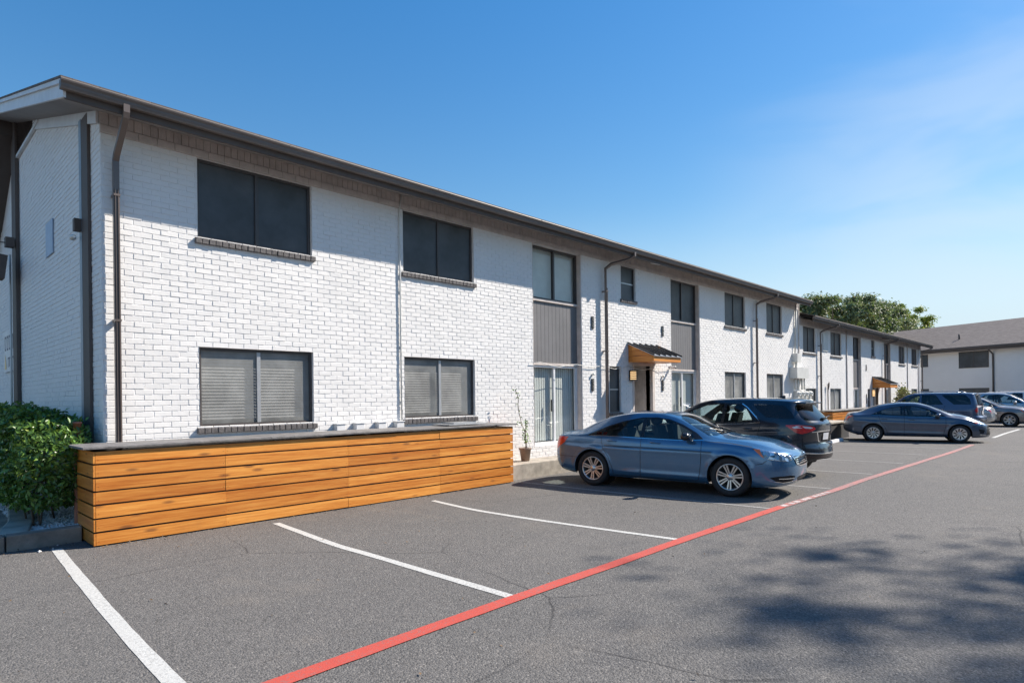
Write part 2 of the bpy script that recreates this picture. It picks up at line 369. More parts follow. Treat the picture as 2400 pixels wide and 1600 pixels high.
# worn white lettering remnants on the red line
mb = MB(); x = 10.25
while x < 12.2:
    wd = rnd.uniform(.10, .16); yc = 3.83 - (x - 10.2) * .045
    for k in range(rnd.choice((2, 3))):
        xx = x + k * wd / 2.2
        mb.face([(xx, yc - .045, .012), (xx + .035, yc - .045, .012), (xx + .045, yc + .045, .012), (xx + .01, yc + .045, .012)])
    if rnd.random() < .7: mb.face([(x + .045, yc - .012, .0125), (x + .01 + wd / 2.2, yc - .012, .0125), (x + .01 + wd / 2.2, yc + .012, .0125), (x + .045, yc + .012, .0125)])
    x += wd + rnd.choice((.06, .07, .2))
tag(mb.build('worn_line_lettering', road_paint('worn_letter_paint', (.74, .66, .64), .62)), kind='structure')

# ------------------------------------------------------------------ brick walls
BW, BH = .240, .0813
def bricks(mb, x0, x1, z0, z1, holes, face_y, to3d, depth=.0065, zbase=0.0, clip=None):
    """courses of individually proud bricks on a mortar plane. to3d(a, z, out) -> point; out is distance proud of the mortar"""
    k0 = math.floor((z0 - zbase) / BH); k1 = math.ceil((z1 - zbase) / BH)
    for k in range(k0, k1):
        za = max(z0, zbase + k * BH + .0040); zb = min(z1, zbase + (k + 1) * BH - .0040)
        if zb - za < .02: continue
        zm = (za + zb) / 2; spans = [(x0, x1)]
        for hx0, hx1, hz0, hz1 in holes:
            if hz0 < zm < hz1:
                ns = []
                for a, b in spans:
                    if hx1 <= a or hx0 >= b: ns.append((a, b)); continue
                    if hx0 > a: ns.append((a, hx0))
                    if hx1 < b: ns.append((hx1, b))
                spans = ns
        if clip:
            ca, cb = clip(zm); spans = [(max(a, ca), min(b, cb)) for a, b in spans if min(b, cb) > max(a, ca)]
        off = (k % 2) * BW / 2 + rnd.uniform(-.006, .006)
        for a, b in spans:
            i = math.floor((a - off) / BW)
            while i * BW + off < b:
                xa = i * BW + off + .0042; xb = (i + 1) * BW + off - .0042; i += 1
                if xa < a + .02: xa = a + .001
                if xb > b - .02: xb = b - .001
                xa = max(xa, a + .001); xb = min(xb, b - .001)
                if xb - xa < .025: continue
                j = lambda s=.0022: rnd.uniform(-s, s)
                dd = depth + rnd.uniform(-.002, .003); tx, tz = rnd.uniform(-.0018, .0018), rnd.uniform(-.0009, .0007)
                e = .004
                c = [(xa + j(), za + j()), (xb + j(), za + j()), (xb + j(), zb + j()), (xa + j(), zb + j())]
                o = [to3d(px, pz, 0) for px, pz in c]
                q = [to3d(c[0][0] + e, c[0][1] + e, dd - tx - tz), to3d(c[1][0] - e, c[1][1] + e, dd + tx - tz), to3d(c[2][0] - e, c[2][1] - e, dd + tx + tz), to3d(c[3][0] + e, c[3][1] - e, dd - tx + tz)]
                base = len(mb.v); mb.v += o + q
                for f in ((4, 5, 6, 7), (0, 1, 5, 4), (1, 2, 6, 5), (2, 3, 7, 6), (3, 0, 4, 7)):
                    mb.f.append(tuple(base + t for t in f)); mb.mi.append(0); mb.attr.append(0); mb.sm.append(False)
def backing(mb, x0, x1, z0, z1, holes, y, mi=1, reveal=.25):
    xs = sorted({x0, x1, *[h for q in holes for h in q[:2]]}); zs = sorted({z0, z1, *[h for q in holes for h in q[2:4]]})
    for a, b in zip(xs, xs[1:]):
        for c, d in zip(zs, zs[1:]):
            mx, mz = (a + b) / 2, (c + d) / 2
            if any(h[0] < mx < h[1] and h[2] < mz < h[3] for h in holes): continue
            mb.face([(a, y, c), (b, y, c), (b, y, d), (a, y, d)], mi)
    for h in holes:
        a, b, c, d = h[:4]; r = reveal; ym = y - .010
        mb.face([(a, ym, c), (a, y + r, c), (a, y + r, d), (a, ym, d)][::-1], mi); mb.face([(b, ym, c), (b, ym, d), (b, y + r, d), (b, y + r, c)][::-1], mi)
        mb.face([(a, ym, d), (a, y + r, d), (b, y + r, d), (b, ym, d)][::-1], mi); mb.face([(a, ym, c), (b, ym, c), (b, y + r, c), (a, y + r, c)][::-1], mi)

def room(parent, x0, x1, z0, z1, y):
    mb = MB(); e = .05
    a, b, c, d = x0 - e, x1 + e, z0 - e, z1 + e; yy = y + 1.6
    mb.face([(a, yy, c), (b, yy, c), (b, yy, d), (a, yy, d)]); mb.face([(a, y, c), (a, yy, c), (a, yy, d), (a, y, d)]); mb.face([(b, yy, c), (b, y, c), (b, y, d), (b, yy, d)])
    mb.face([(a, y, d), (b, y, d), (b, yy, d), (a, yy, d)]); mb.face([(a, y, c), (b, y, c), (b, yy, c), (a, yy, c)])
    return mb.build('room_interior', MT['room'], parent)

def window(B, x0, x1, z0, z1, kind='dark', rec=.07, sill=True, rail=False):
    """window (frame mesh) > screen or glass pane, blind, sill"""
    y = D + rec; fr = MB(); t = .045; fm = {'dark': 'frame_dark', 'mid': 'frame_dark', 'glass': 'frame_dark'}[kind]
    fr.box(x0, x1, y - .02, y + .05, z1 - t, z1); fr.box(x0, x1, y - .02, y + .05, z0, z0 + t)
    fr.box(x0, x0 + t, y - .02, y + .05, z0 + t, z1 - t); fr.box(x1 - t, x1, y - .02, y + .05, z0 + t, z1 - t)
    xm = (x0 + x1) / 2
    if rail: zm = (z0 + z1) / 2; fr.box(x0 + t, x1 - t, y - .012, y + .03, zm - .018, zm + .018, 1)
    else: fr.box(xm - .03, xm + .03, y - .022, y + .03, z0 + t, z1 - t, 1 if kind == 'mid' else 0)
    wn = fr.build('window', [MT[fm], MT['frame_alu']], B)
    def pane(a, b, c, d):
        p = MB(); n = 8; bow = rnd.uniform(-.006, .006)
        for i in range(n):
            xa, xb = a + (b - a) * i / n, a + (b - a) * (i + 1) / n
            ya, yb = (y + .004 + bow * math.sin(math.pi * q / n) for q in (i, i + 1))
            p.face([(xa, ya, c), (xb, yb, c), (xb, yb, d), (xa, ya, d)], sm=True)
        nm, mt = {'dark': ('solar_screen', 'darkscreen'), 'mid': ('solar_screen', 'midscreen'), 'glass': ('pane', 'glass')}[kind]
        p.build(nm, MT[mt], wn)
    if rail: pane(x0 + t, x1 - t, z0 + t, zm - .018); pane(x0 + t, x1 - t, zm + .018, z1 - t)
    else: pane(x0 + t, xm - .03, z0 + t, z1 - t); pane(xm + .03, x1 - t, z0 + t, z1 - t)
    if kind == 'mid':
        bl = MB(); k = 0; zt = z1 - .06
        while zt - k * .05 > z0 + .12:
            zz = zt - k * .05; a = .55
            bl.face([(x0 + .08, y + .060, zz - .016), (x1 - .08, y + .060, zz - .016), (x1 - .08, y + .084, zz + .020), (x0 + .08, y + .084, zz + .020)]); k += 1
        bl.build('blind', MT['blind'], wn); room(wn, x0, x1, z0, z1, y + .052)
    if sill:
        sl = MB(); n = int((x1 - x0 + .1) / .098); wv = (x1 - x0 + .10) / n
        for i in range(n):
            a = x0 - .05 + i * wv; o = rnd.uniform(-.006, .006)
            sl.hexa([(a + .004, D - .055 + o, z0 - .095), (a + wv - .004, D - .055 + o, z0 - .095), (a + wv - .004, D + rec, z0 - .095), (a + .004, D + rec, z0 - .095),
                     (a + .006, D - .060 + o, z0 - .012), (a + wv - .006, D - .060 + o, z0 - .012), (a + wv - .006, D + rec, z0 - .002), (a + .006, D + rec, z0 - .002)])
        sl.build('sill', MT['sill'], wn, bevel=.006)
    return wn

def slot(B, x0, x1, zw0, zw1, zp0, zd0, upper='dark', frame='frame_white', swap=False):
    """full height recess: upper window, vertical board panel, sliding glass door"""
    y = D + .16
    window_in(B, x0 + .03, x1 - .03, zw0, zw1, y, upper)
    # board panel with grooves
    p = MB(); n = int((x1 - x0) / .14); wv = (x1 - x0 - .04) / n
    for i in range(n): a = x0 + .02 + i * wv; p.box(a + .004, a + wv - .004, y - .02, y + .02, zp0 + .07, zw0 - .04)
    p.box(x0, x1, y + .012, y + .04, zp0, zw0, 1)
    p.box(x0, x1, y - .06, y + .01, zw0 - .055, zw0 - .002, 2); p.box(x0, x1, y - .055, y + .012, zp0, zp0 + .06, 2)
    p.build('board_panel', [MT['panelgrey'], MT['black'], MT['frieze']], B)
    # jamb trims
    j = MB(); j.box(x0 + .002, x0 + .028, D + .005, y + .05, zd0, zw1 - .002); j.box(x1 - .028, x1 - .002, D + .005, y + .05, zd0, zw1 - .002); j.build('jamb', MT['frieze'], B)
    # sliding door
    f = MB(); a, b = x0 + .03, x1 - .03; xm = (a + b) / 2; t = .05; z1 = zp0 - .004
    f.box(a, b, y - .03, y + .07, z1 - t, z1); f.box(a, b, y - .05, y + .07, zd0, zd0 + .09)
    f.box(a, a + t, y - .02, y + .07, zd0 + .09, z1 - t); f.box(b - t, b, y - .02, y + .07, zd0 + .09, z1 - t)
    f.box(xm - .03, xm + .03, y - .01, y + .06, zd0 + .09, z1 - t); f.box(b - t - .05, b - t, y - .015, y + .03, zd0 + .09, z1 - t)
    dr = f.build('sliding_door', MT[frame], B)
    for xa, xb in ((a + t, xm - .03), (xm + .03, b - t - .05)):
        p = MB(); p.face([(xa, y + .02, zd0 + .09), (xb, y + .02, zd0 + .09), (xb, y + .02, z1 - t), (xa, y + .02, z1 - t)]); p.build('pane', MT['glass'], dr)
    bl = MB(); x = a + t
    while x < b - t:
        an = rnd.uniform(.0, .14); dx = .085; bl.face([(x, y + .10 - .02 * an, zd0 + .11), (x + dx * 1.0, y + .10 + .06 * an, zd0 + .11), (x + dx * 1.0, y + .10 + .06 * an, z1 - .03), (x, y + .10 - .02 * an, z1 - .03)]); x += dx
    bl.build('vertical_blind', MT['vblind'], dr)
    h = MB(); h.box(xm - .14, xm - .12, y - .035, y + .0, zd0 + .85, zd0 + 1.15); h.build('door_handle', MT['black'], dr)
    room(dr, x0, x1, zd0, z1, y + .08)

def window_in(B, x0, x1, z0, z1, y, kind):
    fr = MB(); t = .045; xm = (x0 + x1) / 2
    fr.box(x0, x1, y - .03, y + .05, z1 - t, z1); fr.box(x0, x1, y - .03, y + .05, z0, z0 + t)
    fr.box(x0, x0 + t, y - .03, y + .05, z0 + t, z1 - t); fr.box(x1 - t, x1, y - .03, y + .05, z0 + t, z1 - t); fr.box(xm - .03, xm + .03, y - .03, y + .04, z0 + t, z1 - t)
    wn = fr.build('window', MT['frame_dark'], B)
    for a, b in ((x0 + t, xm - .03), (xm + .03, x1 - t)):
        p = MB(); p.face([(a, y + .01, z0 + t), (b, y + .01, z0 + t), (b, y + .01, z1 - t), (a, y + .01, z1 - t)])
        p.build('solar_screen' if kind == 'dark' else 'pane', MT['darkscreen'] if kind == 'dark' else MT['glass'], wn)
    if kind != 'dark':
        b = MB(); b.face([(x0, y + .09, z0), (x1, y + .09, z0), (x1, y + .09, z1), (x0, y + .09, z1)]); b.build('blind', MT['vblind'], wn)

def canopy(B, x0, x1, zb, zt, yo):
    """wood sided lean-to hood with standing seam metal roof; yo = front"""
    c = MB(); zf = zt - (D - yo) * .44; th = .035
    for xs in (x0, x1 - th):
        c.box(xs, xs + th, D - .13, D - .012, zb, zt - .03, 0, .2)
        n = 3; hb = (zf - .02 - zb)
        for k in range(n):
            za = zb + k * .17; zbk = zb + (k + 1) * .17 - .006
            yA = D - .132
            # sloped top clipping
            def yat(z): return yo + max(0, (z - (zf - .02)) / .44)
            ya, yb = yat(za), yat(zbk)
            if ya > yA: continue
            yb = min(yb, yA)
            c.hexa([(xs + .004, ya, za), (xs + th - .004, ya, za), (xs + th - .004, yA, za), (xs + .004, yA, za), (xs + .004, yb, zbk), (xs + th - .004, yb, zbk), (xs + th - .004, yA, zbk), (xs + .004, yA, zbk)], 0, rnd.random())
    sd = c.build('canopy', [MT['wood_y']], B, attr=True)
    f = MB(); f.box(x0, x1, yo - .035, yo - .001, zb, zf - .02, 0, .8); f.box(x0 + .05, x1 - .05, yo, D - .015, zb + .01, zb + .03, 0, .3); f.build('fascia_board', [MT['wood']], sd, attr=True)
    r = MB(); x0 -= .04; x1 += .04; yf = yo - .07; z2 = zt - (D - yf) * .44
    r.hexa([(x0, yf, z2 - .01), (x1, yf, z2 - .01), (x1, D - .012, zt - .01), (x0, D - .012, zt - .01), (x0, yf, z2 + .008), (x1, yf, z2 + .008), (x1, D - .012, zt + .008), (x0, D - .012, zt + .008)])
    n = 6
    for i in range(n):
        a = x0 + (x1 - x0 - .03) * i / (n - 1)
        r.hexa([(a, yf, z2 + .01), (a + .028, yf, z2 + .01), (a + .028, D - .013, zt + .01), (a, D - .013, zt + .01), (a, yf, z2 + .055), (a + .028, yf, z2 + .055), (a + .028, D - .013, zt + .055), (a, D - .013, zt + .055)], 1)
    r.build('canopy_roof', [MT['roofmetal'], MT['seam']], sd)

def downspout(B, x, zt, zb, y_out, elbow=0.0, w=.085):
    """from the gutter down an angled offset to the wall, then straight down. elbow = sideways run to the outlet"""
    mb = MB(); yw = D - .115; r = w * .62
    pts = [(x + elbow, y_out, zt), (x + elbow, y_out, zt - .10)]
    if elbow: pts += [(x + elbow * .82, y_out + (yw - y_out) * .25, zt - .2), (x + elbow * .18, yw - (yw - y_out) * .2, zt - .34), (x, yw, zt - .46)]
    else: pts += [(x, y_out + .02, zt - .16), (x, yw - .06, zt - .52), (x, yw, zt - .6)]
    pts += [(x, yw, zt - 1.2), (x, yw, zb)]
    mb.tube(pts, r, 4, sm=False, sy=.8)
    for z in (zt - 1.1, (zt + zb) / 2, zb + .5): mb.box(x - w * .46, x + w * .46, yw - .055, D - .01, z, z + .03)
    for k in (-.018, .018): mb.box(x + k - .004, x + k + .004, yw - .052, yw - .03, zb, zt - 1.0)
    return mb.build('downspout', MT['spout'], B)
def conduit(B, x, z0, z1, r=.014, mat='utility', bend=None):
    mb = MB(); y = D - .035; pts = [(x, y, z0), (x, y, (z0 + z1) / 2), (x, y, z1)]
    if bend: pts += [(x + bend[0], y - .01, z1 + bend[1])]
    mb.tube(pts, r, 8)
    for k in range(4): z = z0 + (z1 - z0) * (k + .5) / 4; mb.box(x - .03, x + .03, D - .03, D - .008, z, z + .02)
    return mb.build('conduit', MT[mat], B)
def plaque(B, x, z0, z1):
    mb = MB(); mb.box(x - .05, x + .05, D - .035, D - .012, z0, z1)
    n = 4
    for i in range(n):
        zc = z0 + (z1 - z0) * (i + .5) / n; h = (z1 - z0) / n * .30
        # worn painted digits, one above the other
        mb.box(x + .014, x + .022, D - .038, D - .0355, zc - h, zc + h, 1); mb.box(x - .02, x + .014, D - .038, D - .0355, zc + h - .008, zc + h, 1)
        if i % 2: mb.box(x - .02, x + .014, D - .038, D - .0355, zc - h, zc - h + .008, 1)
    return mb.build('number_plaque', [MT['black'], MT['utility']], B)
def sconce(B, x, z0, z1):
    mb = MB(); y1 = D - .012
    mb.box(x - .09, x + .09, y1 - .04, y1, z0, z1); n = 5
    for i in range(n + 1):
        z = z0 + (z1 - z0 - .02) * i / n; mb.box(x - .10, x + .10, y1 - .17, y1 - .04, z, z + .030)
    o = mb.build('wall_lamp', MT['black'], B)
    g = MB(); g.box(x - .085, x + .085, y1 - .135, y1 - .042, z0 + .03, z1 - .03); s = NT('lit_lamp_glass'); s.set(color=(.9, .75, .5), emit=(1, .62, .28), emit_s=.9, rough=.4); g.build('lamp_glass', s.m, o)
def floodlight(B, x, y, z):
    mb = MB(); mb.box(x - .06, x + .1, y - .02, y + .05, z - .05, z + .06)
    mb.hexa([(x - .05, y - .30, z - .16), (x + .2, y - .30, z - .16), (x + .2, y - .06, z - .10), (x - .05, y - .06, z - .10), (x - .05, y - .26, z - .02), (x + .2, y - .26, z - .02), (x + .2, y - .05, z + .04), (x - .05, y - .05, z + .04)])
    o = mb.build('flood_lamp', MT['trim'], B)
    l = MB(); l.hexa([(x - .03, y - .29, z - .185), (x + .18, y - .29, z - .185), (x + .18, y - .08, z - .135), (x - .03, y - .08, z - .135), (x - .03, y - .29, z - .162), (x + .18, y - .29, z - .162), (x + .18, y - .08, z - .112), (x - .03, y - .08, z - .112)]); l.build('lamp_glass', MT['blind'], o)

def frieze(B, x0, x1, z0, z1, cut=()):
    """upright soldier bricks over one flat course"""
    mb = MB(); n = int((x1 - x0) / .105); wv = (x1 - x0) / n; zc = z0 + .11
    for i in range(n):
        a = x0 + i * wv; o = rnd.uniform(-.004, .005); w2 = rnd.uniform(.004, .008)
        mb.hexa([(a + w2, D - .020 - o, zc + .005), (a + wv - .004, D - .020 - o, zc + .005), (a + wv - .004, D + .0, zc + .005), (a + w2, D, zc + .005),
                 (a + w2, D - .020 - o, z1), (a + wv - .004, D - .020 - o, z1), (a + wv - .004, D, z1), (a + w2, D, z1)])
    x = x0
    while x < x1:
        b = min(x1, x + .24); mb.box(x + .003, b - .003, D - .030 - rnd.uniform(0, .006), D, z0, zc - .004); x = b
    mb.box(x0, x1, D - .006, D + .004, z0 + .002, z1)
    return mb.build('frieze', MT['frieze'], B, bevel=0)

def eave(B, x0, x1, zg, yg, slope, ridge_y, end_l=True, soff='soffit', rake=0):
    """gutter, fascia, sloped soffit, roof slab; zg = gutter top, yg = its outer face"""
    # K-style gutter profile (y, z) swept along x
    P = [(yg + .005, zg), (yg, zg - .012), (yg + .006, zg - .03), (yg + .03, zg - .055), (yg + .035, zg - .085), (yg + .05, zg - .118), (yg + .125, zg - .118), (yg + .125, zg - .01)]
    mb = MB()
    for (a, b), (c, d) in zip(P, P[1:]): mb.face([(x0, a, b), (x0, c, d), (x1, c, d), (x1, a, b)])
    mb.face([(x0, a, b) for a, b in P]); mb.face([(x1, a, b) for a, b in P][::-1])
    x = x0 + 3
    while x < x1: mb.box(x, x + .02, yg - .001, yg + .03, zg - .028, zg + .001); x += 3.04
    mb.build('gutter', MT['gutter'], B)
    yf = yg + .128; zf0 = zg - .21
    f = MB(); f.box(x0 + .06, x1, yf, yf + .03, zf0, zg - .02); f.build('fascia', MT['trim'], B)
    # roof slab
    zr = zg + .02 + (ridge_y - yg) * slope; t = .03; r = MB()
    r.hexa([(x0, yg + .03, zg + .0), (x1, yg + .03, zg + .0), (x1, ridge_y, zr - t), (x0, ridge_y, zr - t), (x0, yg + .03, zg + t), (x1, yg + .03, zg + t), (x1, ridge_y, zr), (x0, ridge_y, zr)])
    yb = ridge_y + 7
    r.hexa([(x0, ridge_y, zr - t), (x1, ridge_y, zr - t), (x1, yb, zg - .1), (x0, yb, zg - .1), (x0, ridge_y, zr), (x1, ridge_y, zr), (x1, yb, zg - .07), (x0, yb, zg - .07)])
    r.build('roof', MT['shingle'], B)
    s = MB(); zs = zf0 + .02; zw = zs + (D + .1 - yf) * slope
    s.face([(x0 + .05, yf + .03, zs), (x1, yf + .03, zs), (x1, D + .1, zw), (x0 + .05, D + .1, zw)]); s.build('soffit', MT[soff], B)
    return zr

# ================================================================= near building
X0, X1 = 2.25, 29.2
B = empty('apartment_building', (X0, D, 0)); B_loc = B.location.copy()
tag(B, 'long two storey white painted brick apartment building nearest the camera, taller eave with brown gutter', 'building')
def unshift(o):  # children were authored in world coordinates
    for c in o.children: c.matrix_parent_inverse = Matrix.Translation(-o.location)
UW, LW = (4.35, 5.585), (1.42, 2.66)
H1 = [(3.52, 5.42, *UW), (7.38, 9.28, *UW), (11.22, 13.16, .60, 5.585), (15.02, 15.78, 4.62, 5.585), (17.83, 19.76, .60, 5.585), (21.70, 23.46, *UW), (25.53, 27.2, *UW),
      (3.52, 5.42, *LW), (7.38, 9.28, *LW), (14.40, 14.97, 1.36, 2.66), (21.66, 23.46, *LW), (25.5, 27.27, *LW), (15.6, 16.72, .34, 2.75)]
wb = MB()
bricks(wb, X0, X1, .30, 5.60, H1, D, lambda a, z, o: (a, D - o, z), zbase=.30)
backing(wb, X0, X1, 0, 6.02, H1, D)
wall = wb.build('wall', [MT['brick'], MT['mortar']], B)
# gable end wall: bricks up to the louvres, under the rake
SL = .29
def soff_z(y): return 5.92 + (y - D) * SL
gw = MB(); GY1 = 21.0
bricks(gw, D, 17.2, .2, 7.1, [], 0, lambda a, z, o: (X0 - o, a, z), zbase=.30, clip=lambda z: (max(D + .012, D + (z - 5.92) / SL) if z > 5.92 else D - .002, 17.1))
bricks(gw, 17.2, GY1, .2, 6.0, [], 0, lambda a, z, o: (X0 - o, a, z), zbase=.30)
gw.f = [tuple(reversed(f)) for f in gw.f]
gw.face([(X0, D, 0), (X0, D, 5.95), (X0, 17.2, 8.1), (X0, GY1, 5.9), (X0, GY1, 0)], 1)
gw.build('gable_wall', [MT['brick'], MT['mortar']], B)
bk = MB(); bk.box(X1 - .02, X1, D, 17, 0, 6.0); bk.build('end_wall', MT['brick'], B)
frieze(B, X0 - .01, X1, 5.59, 5.98)
zr = eave(B, 1.68, 29.0, 5.895, 9.375, SL, 17.1)
# rake board, rake soffit, louvred gable vent, posts
rk = MB(); yf = 9.50
def rake(mb, x0_, x1_, lo, hi, ya, yb_, mi=0):
    za, zb_ = 5.895 + (ya - 9.375) * SL, 5.895 + (yb_ - 9.375) * SL
    mb.hexa([(x0_, ya, za + lo), (x1_, ya, za + lo), (x1_, yb_, zb_ + lo), (x0_, yb_, zb_ + lo), (x0_, ya, za + hi), (x1_, ya, za + hi), (x1_, yb_, zb_ + hi), (x0_, yb_, zb_ + hi)], mi)
rake(rk, 1.72, 1.75, -.235, -.07, yf - .0, 17.1); rake(rk, 1.69, 1.752, -.068, -.002, yf + .01, 17.1); rk.build('rake_board', MT['whitepaint'], B)
rs = MB(); rake(rs, 1.751, X0 + .02, -.225, -.20, yf + .03, 17.1); rs.build('rake_soffit', MT['soffit'], B)
rt_ = MB(); rake(rt_, X0 - .045, X0 - .013, -.40, -.226, D + .03, 14.9); rt_.build('rake_trim', MT['whitepaint'], B)
lv = MB()
for k in range(17):
    z = 7.13 + k * .055; ya = max(14.55, D + (z - 5.92) / SL + .12)
    if ya < 17.0: lv.hexa([(X0 - .05, ya, z), (X0 - .04, ya, z), (X0 - .04, 17.1, z), (X0 - .05, 17.1, z), (X0 - .02, ya, z + .045), (X0 - .01, ya, z + .045), (X0 - .01, 17.1, z + .045), (X0 - .02, 17.1, z + .045)])
lv.box(X0 - .06, X0 - .012, 14.3, 17.1, 7.06, 7.12, 1)
lv.build('gable_vent', [MT['trim'], MT['whitepaint']], B)
for ya_, yb_, zt_, pr_ in ((10.62, 10.98, 6.02, .05), (16.78, 17.28, 7.9, .08)):
    ps = MB(); ps.box(X0 - pr_, X0 - .014, ya_, yb_, .1, zt_); ps.build('corner_post', MT['trim'], B)
pt = MB(); pt.box(X0 - .05, X0 - .014, 11.0, 11.14, .1, 6.05); pt.build('post_trim', simple('blue_grey_trim', (.22, .27, .32), .5), B)
pt = MB(); pt.tube([(X0 - .16, 16.9, .3), (X0 - .16, 16.9, 5.0)], .02, 8); pt.build('conduit', MT['utility'], B)
ds = MB(); ds.hexa([(1.72, 17.05, 7.6), (X0, 17.05, 7.6), (X0, 20.6, 5.2), (1.72, 20.6, 5.2), (1.72, 17.05, 8.2), (X0, 17.05, 8.2), (X0, 20.6, 5.9), (1.72, 20.6, 5.9)]); ds.build('far_rake', MT['trim'], B)
ac = MB(); ac.box(X0 - .03, X0 - .012, 13.25, 13.85, 4.45, 5.05); ac.build('access_panel', simple('blue_grey_panel', (.33, .42, .55), .5), B)
# lamps on the gable posts
fl = MB(); fl.tube([(X0 - .2, 16.9, 5.25), (X0 - .45, 16.7, 5.2), (X0 - .5, 16.6, 4.9)], .012, 6); fl.box(X0 - .25, X0 - .1, 16.75, 16.95, 5.15, 5.35)
fl.hexa([(X0 - .70, 16.5, 4.55), (X0 - .3, 16.5, 4.42), (X0 - .3, 16.9, 4.42), (X0 - .70, 16.9, 4.55), (X0 - .78, 16.45, 4.95), (X0 - .25, 16.45, 4.9), (X0 - .25, 16.95, 4.9), (X0 - .78, 16.95, 4.95)]); fl.build('flood_lamp', MT['trim'], B)
jb = MB(); jb.box(X0 - .14, X0 - .05, 11.0, 11.12, 4.38, 4.56); jb.lathe([(0, .02), (.07, .045), (.10, .045)], 'y', (X0 - .13, 11.08, 4.30), 12, 1); jb.build('flood_lamp', [MT['trim'], MT['utility']], B)

for (a, b, c, d) in H1[:2]: window(B, a, b, c, d, 'dark')
for (a, b, c, d) in H1[5:7]: window(B, a, b, c, d, 'dark')
for (a, b, c, d) in H1[7:9]: window(B, a, b, c, d, 'mid')
for (a, b, c, d) in H1[10:12]: window(B, a, b, c, d, 'mid')
window(B, *H1[3], 'dark', rail=True); window(B, *H1[9], 'dark', rail=True)
slot(B, 11.22, 13.16, 4.27, 5.58, 2.62, .60, 'glass'); slot(B, 17.83, 19.76, 4.27, 5.58, 2.62, .60, 'dark')
downspout(B, 2.405, 5.80, .1, 9.44); downspout(B, 14.12, 5.80, .3, 9.44, .62); downspout(B, 24.26, 5.80, .3, 9.44, .75)
conduit(B, 7.28, 1.2, 5.55, .016, 'utility', (.05, .35)); conduit(B, 24.55, .4, 5.5, .02)
plaque(B, 13.63, 3.66, 3.99); plaque(B, 17.29, 3.68, 4.0); plaque(B, 13.60, 1.97, 2.30); plaque(B, 17.26, 1.97, 2.31)
for x_, z_ in ((13.6, 2.42), (17.26, 2.42)):
    mb = MB(); mb.lathe([(0, .0), (0, .034), (.05, .034), (.06, .02), (.06, 0)], 'y', (x_, D - .075, z_), 16); mb.build('wall_lamp', MT['utility'], B)
sconce(B, 15.47, 2.27, 2.56); floodlight(B, 16.3, 9.95, 5.92)
canopy(B, 15.36, 16.88, 2.80, 3.34, 9.28)
# entry passage behind the opening
en = MB(); a, b, z0_, z1_, yb_ = 15.6, 16.72, .34, 2.75, 12.4
en.face([(a, D + .0, z0_), (a, yb_, z0_), (a, yb_, z1_), (a, D, z1_)]); en.face([(b, D, z0_), (b, D, z1_), (b, yb_, z1_), (b, yb_, z0_)], 1)
en.face([(a, yb_, z0_), (b, yb_, z0_), (b, yb_, z1_), (a, yb_, z1_)]); en.face([(a, D, z1_), (a, yb_, z1_), (b, yb_, z1_), (b, D, z1_)], 1); en.face([(a, D, z0_), (b, D, z0_), (b, yb_, z0_), (a, yb_, z0_)])
en.build('entry_passage', [MT['soffit'], MT['frieze']], B)
ed = MB(); ed.box(a - .03, a + .05, D - .02, D + .08, z0_, z1_ + .05); ed.box(b - .05, b + .07, D - .02, D + .08, z0_, z1_ + .05); ed.box(a + .05, b - .05, D - .02, D + .08, z1_ - .03, z1_ + .05)
dr_ = ed.build('door_frame', MT['frieze'], B)
od = MB(); od.box(a + .10, a + .14, D + .09, D + .95, z0_, z1_ - .06); od.build('door', MT['whitepaint'], B)
# four short white vent hoods above the planter
for xv in (5.80, 6.20, 6.68, 7.10):
    mb = MB(); mb.box(xv, xv + .17, D - .13, D - .012, 1.02, 1.375); mb.box(xv - .015, xv + .185, D - .145, D - .012, 1.375, 1.39); mb.build('vent_hood', MT['whitepaint'], B, bevel=.004)
# a loose cable looping across the front and a camera under the canopy
mb = MB()
pts = [(11.1 + i * .35, D - .05, 2.66 + .035 * math.sin(i * 1.7) - .05 * math.sin(math.pi * (i % 6) / 6)) for i in range(20)]
mb.tube(pts, .008, 6); mb.build('cable', MT['utility'], B)
mb = MB(); mb.lathe([(0, .0), (0, .045), (.16, .045), (.17, .03), (.171, 0)], 'y', (17.72, D - .22, 2.70), 14, 0); mb.lathe([(0, .0), (-.003, .028)], 'y', (17.72, D - .222, 2.70), 12, 1); mb.box(17.70, 17.74, D - .08, D - .012, 2.69, 2.76); mb.build('security_camera', [MT['utility'], MT['black']], B)
mb = MB(); mb.box(29.1, 29.16, D - .05, D - .012, 3.5, 5.9); mb.build('conduit', MT['frieze'], B)
unshift(B)
for o in B.children: pass

# ================================================================= lower building beyond
X2, X3, DZ = 29.2, 54.3, 0
B2 = empty('apartment_building', (X2, D, 0)); tag(B2, 'lower continuation of the white painted brick apartment row, farther along the parking lot', 'building')
U2, L2 = (3.72, 4.94), (.92, 2.09)
H2 = [(29.72, 31.40, *U2), (33.61, 35.36, *U2), (37.42, 38.95, .12, 4.94), (41.01, 41.78, 3.99, 4.94), (43.9, 45.5, .12, 4.94), (47.64, 49.32, *U2), (51.36, 53.09, *U2),
      (30.0, 31.46, *L2), (33.5, 35.25, *L2), (47.5, 49.3, *L2), (51.28, 53.08, *L2), (41.4, 42.4, .1, 2.1), (40.2, 40.8, .8, 2.05)]
wb = MB(); bricks(wb, X2, X3, .2, 4.95, H2, D, lambda a, z, o: (a, D - o, z), zbase=.02)
backing(wb, X2, X3, 0, 5.36, H2, D); wb.build('wall', [MT['brick'], MT['mortar']], B2)
mb = MB(); mb.box(X3 - .02, X3, D + .01, 17, 0, 5.5); mb.build('end_wall', MT['brick'], B2)
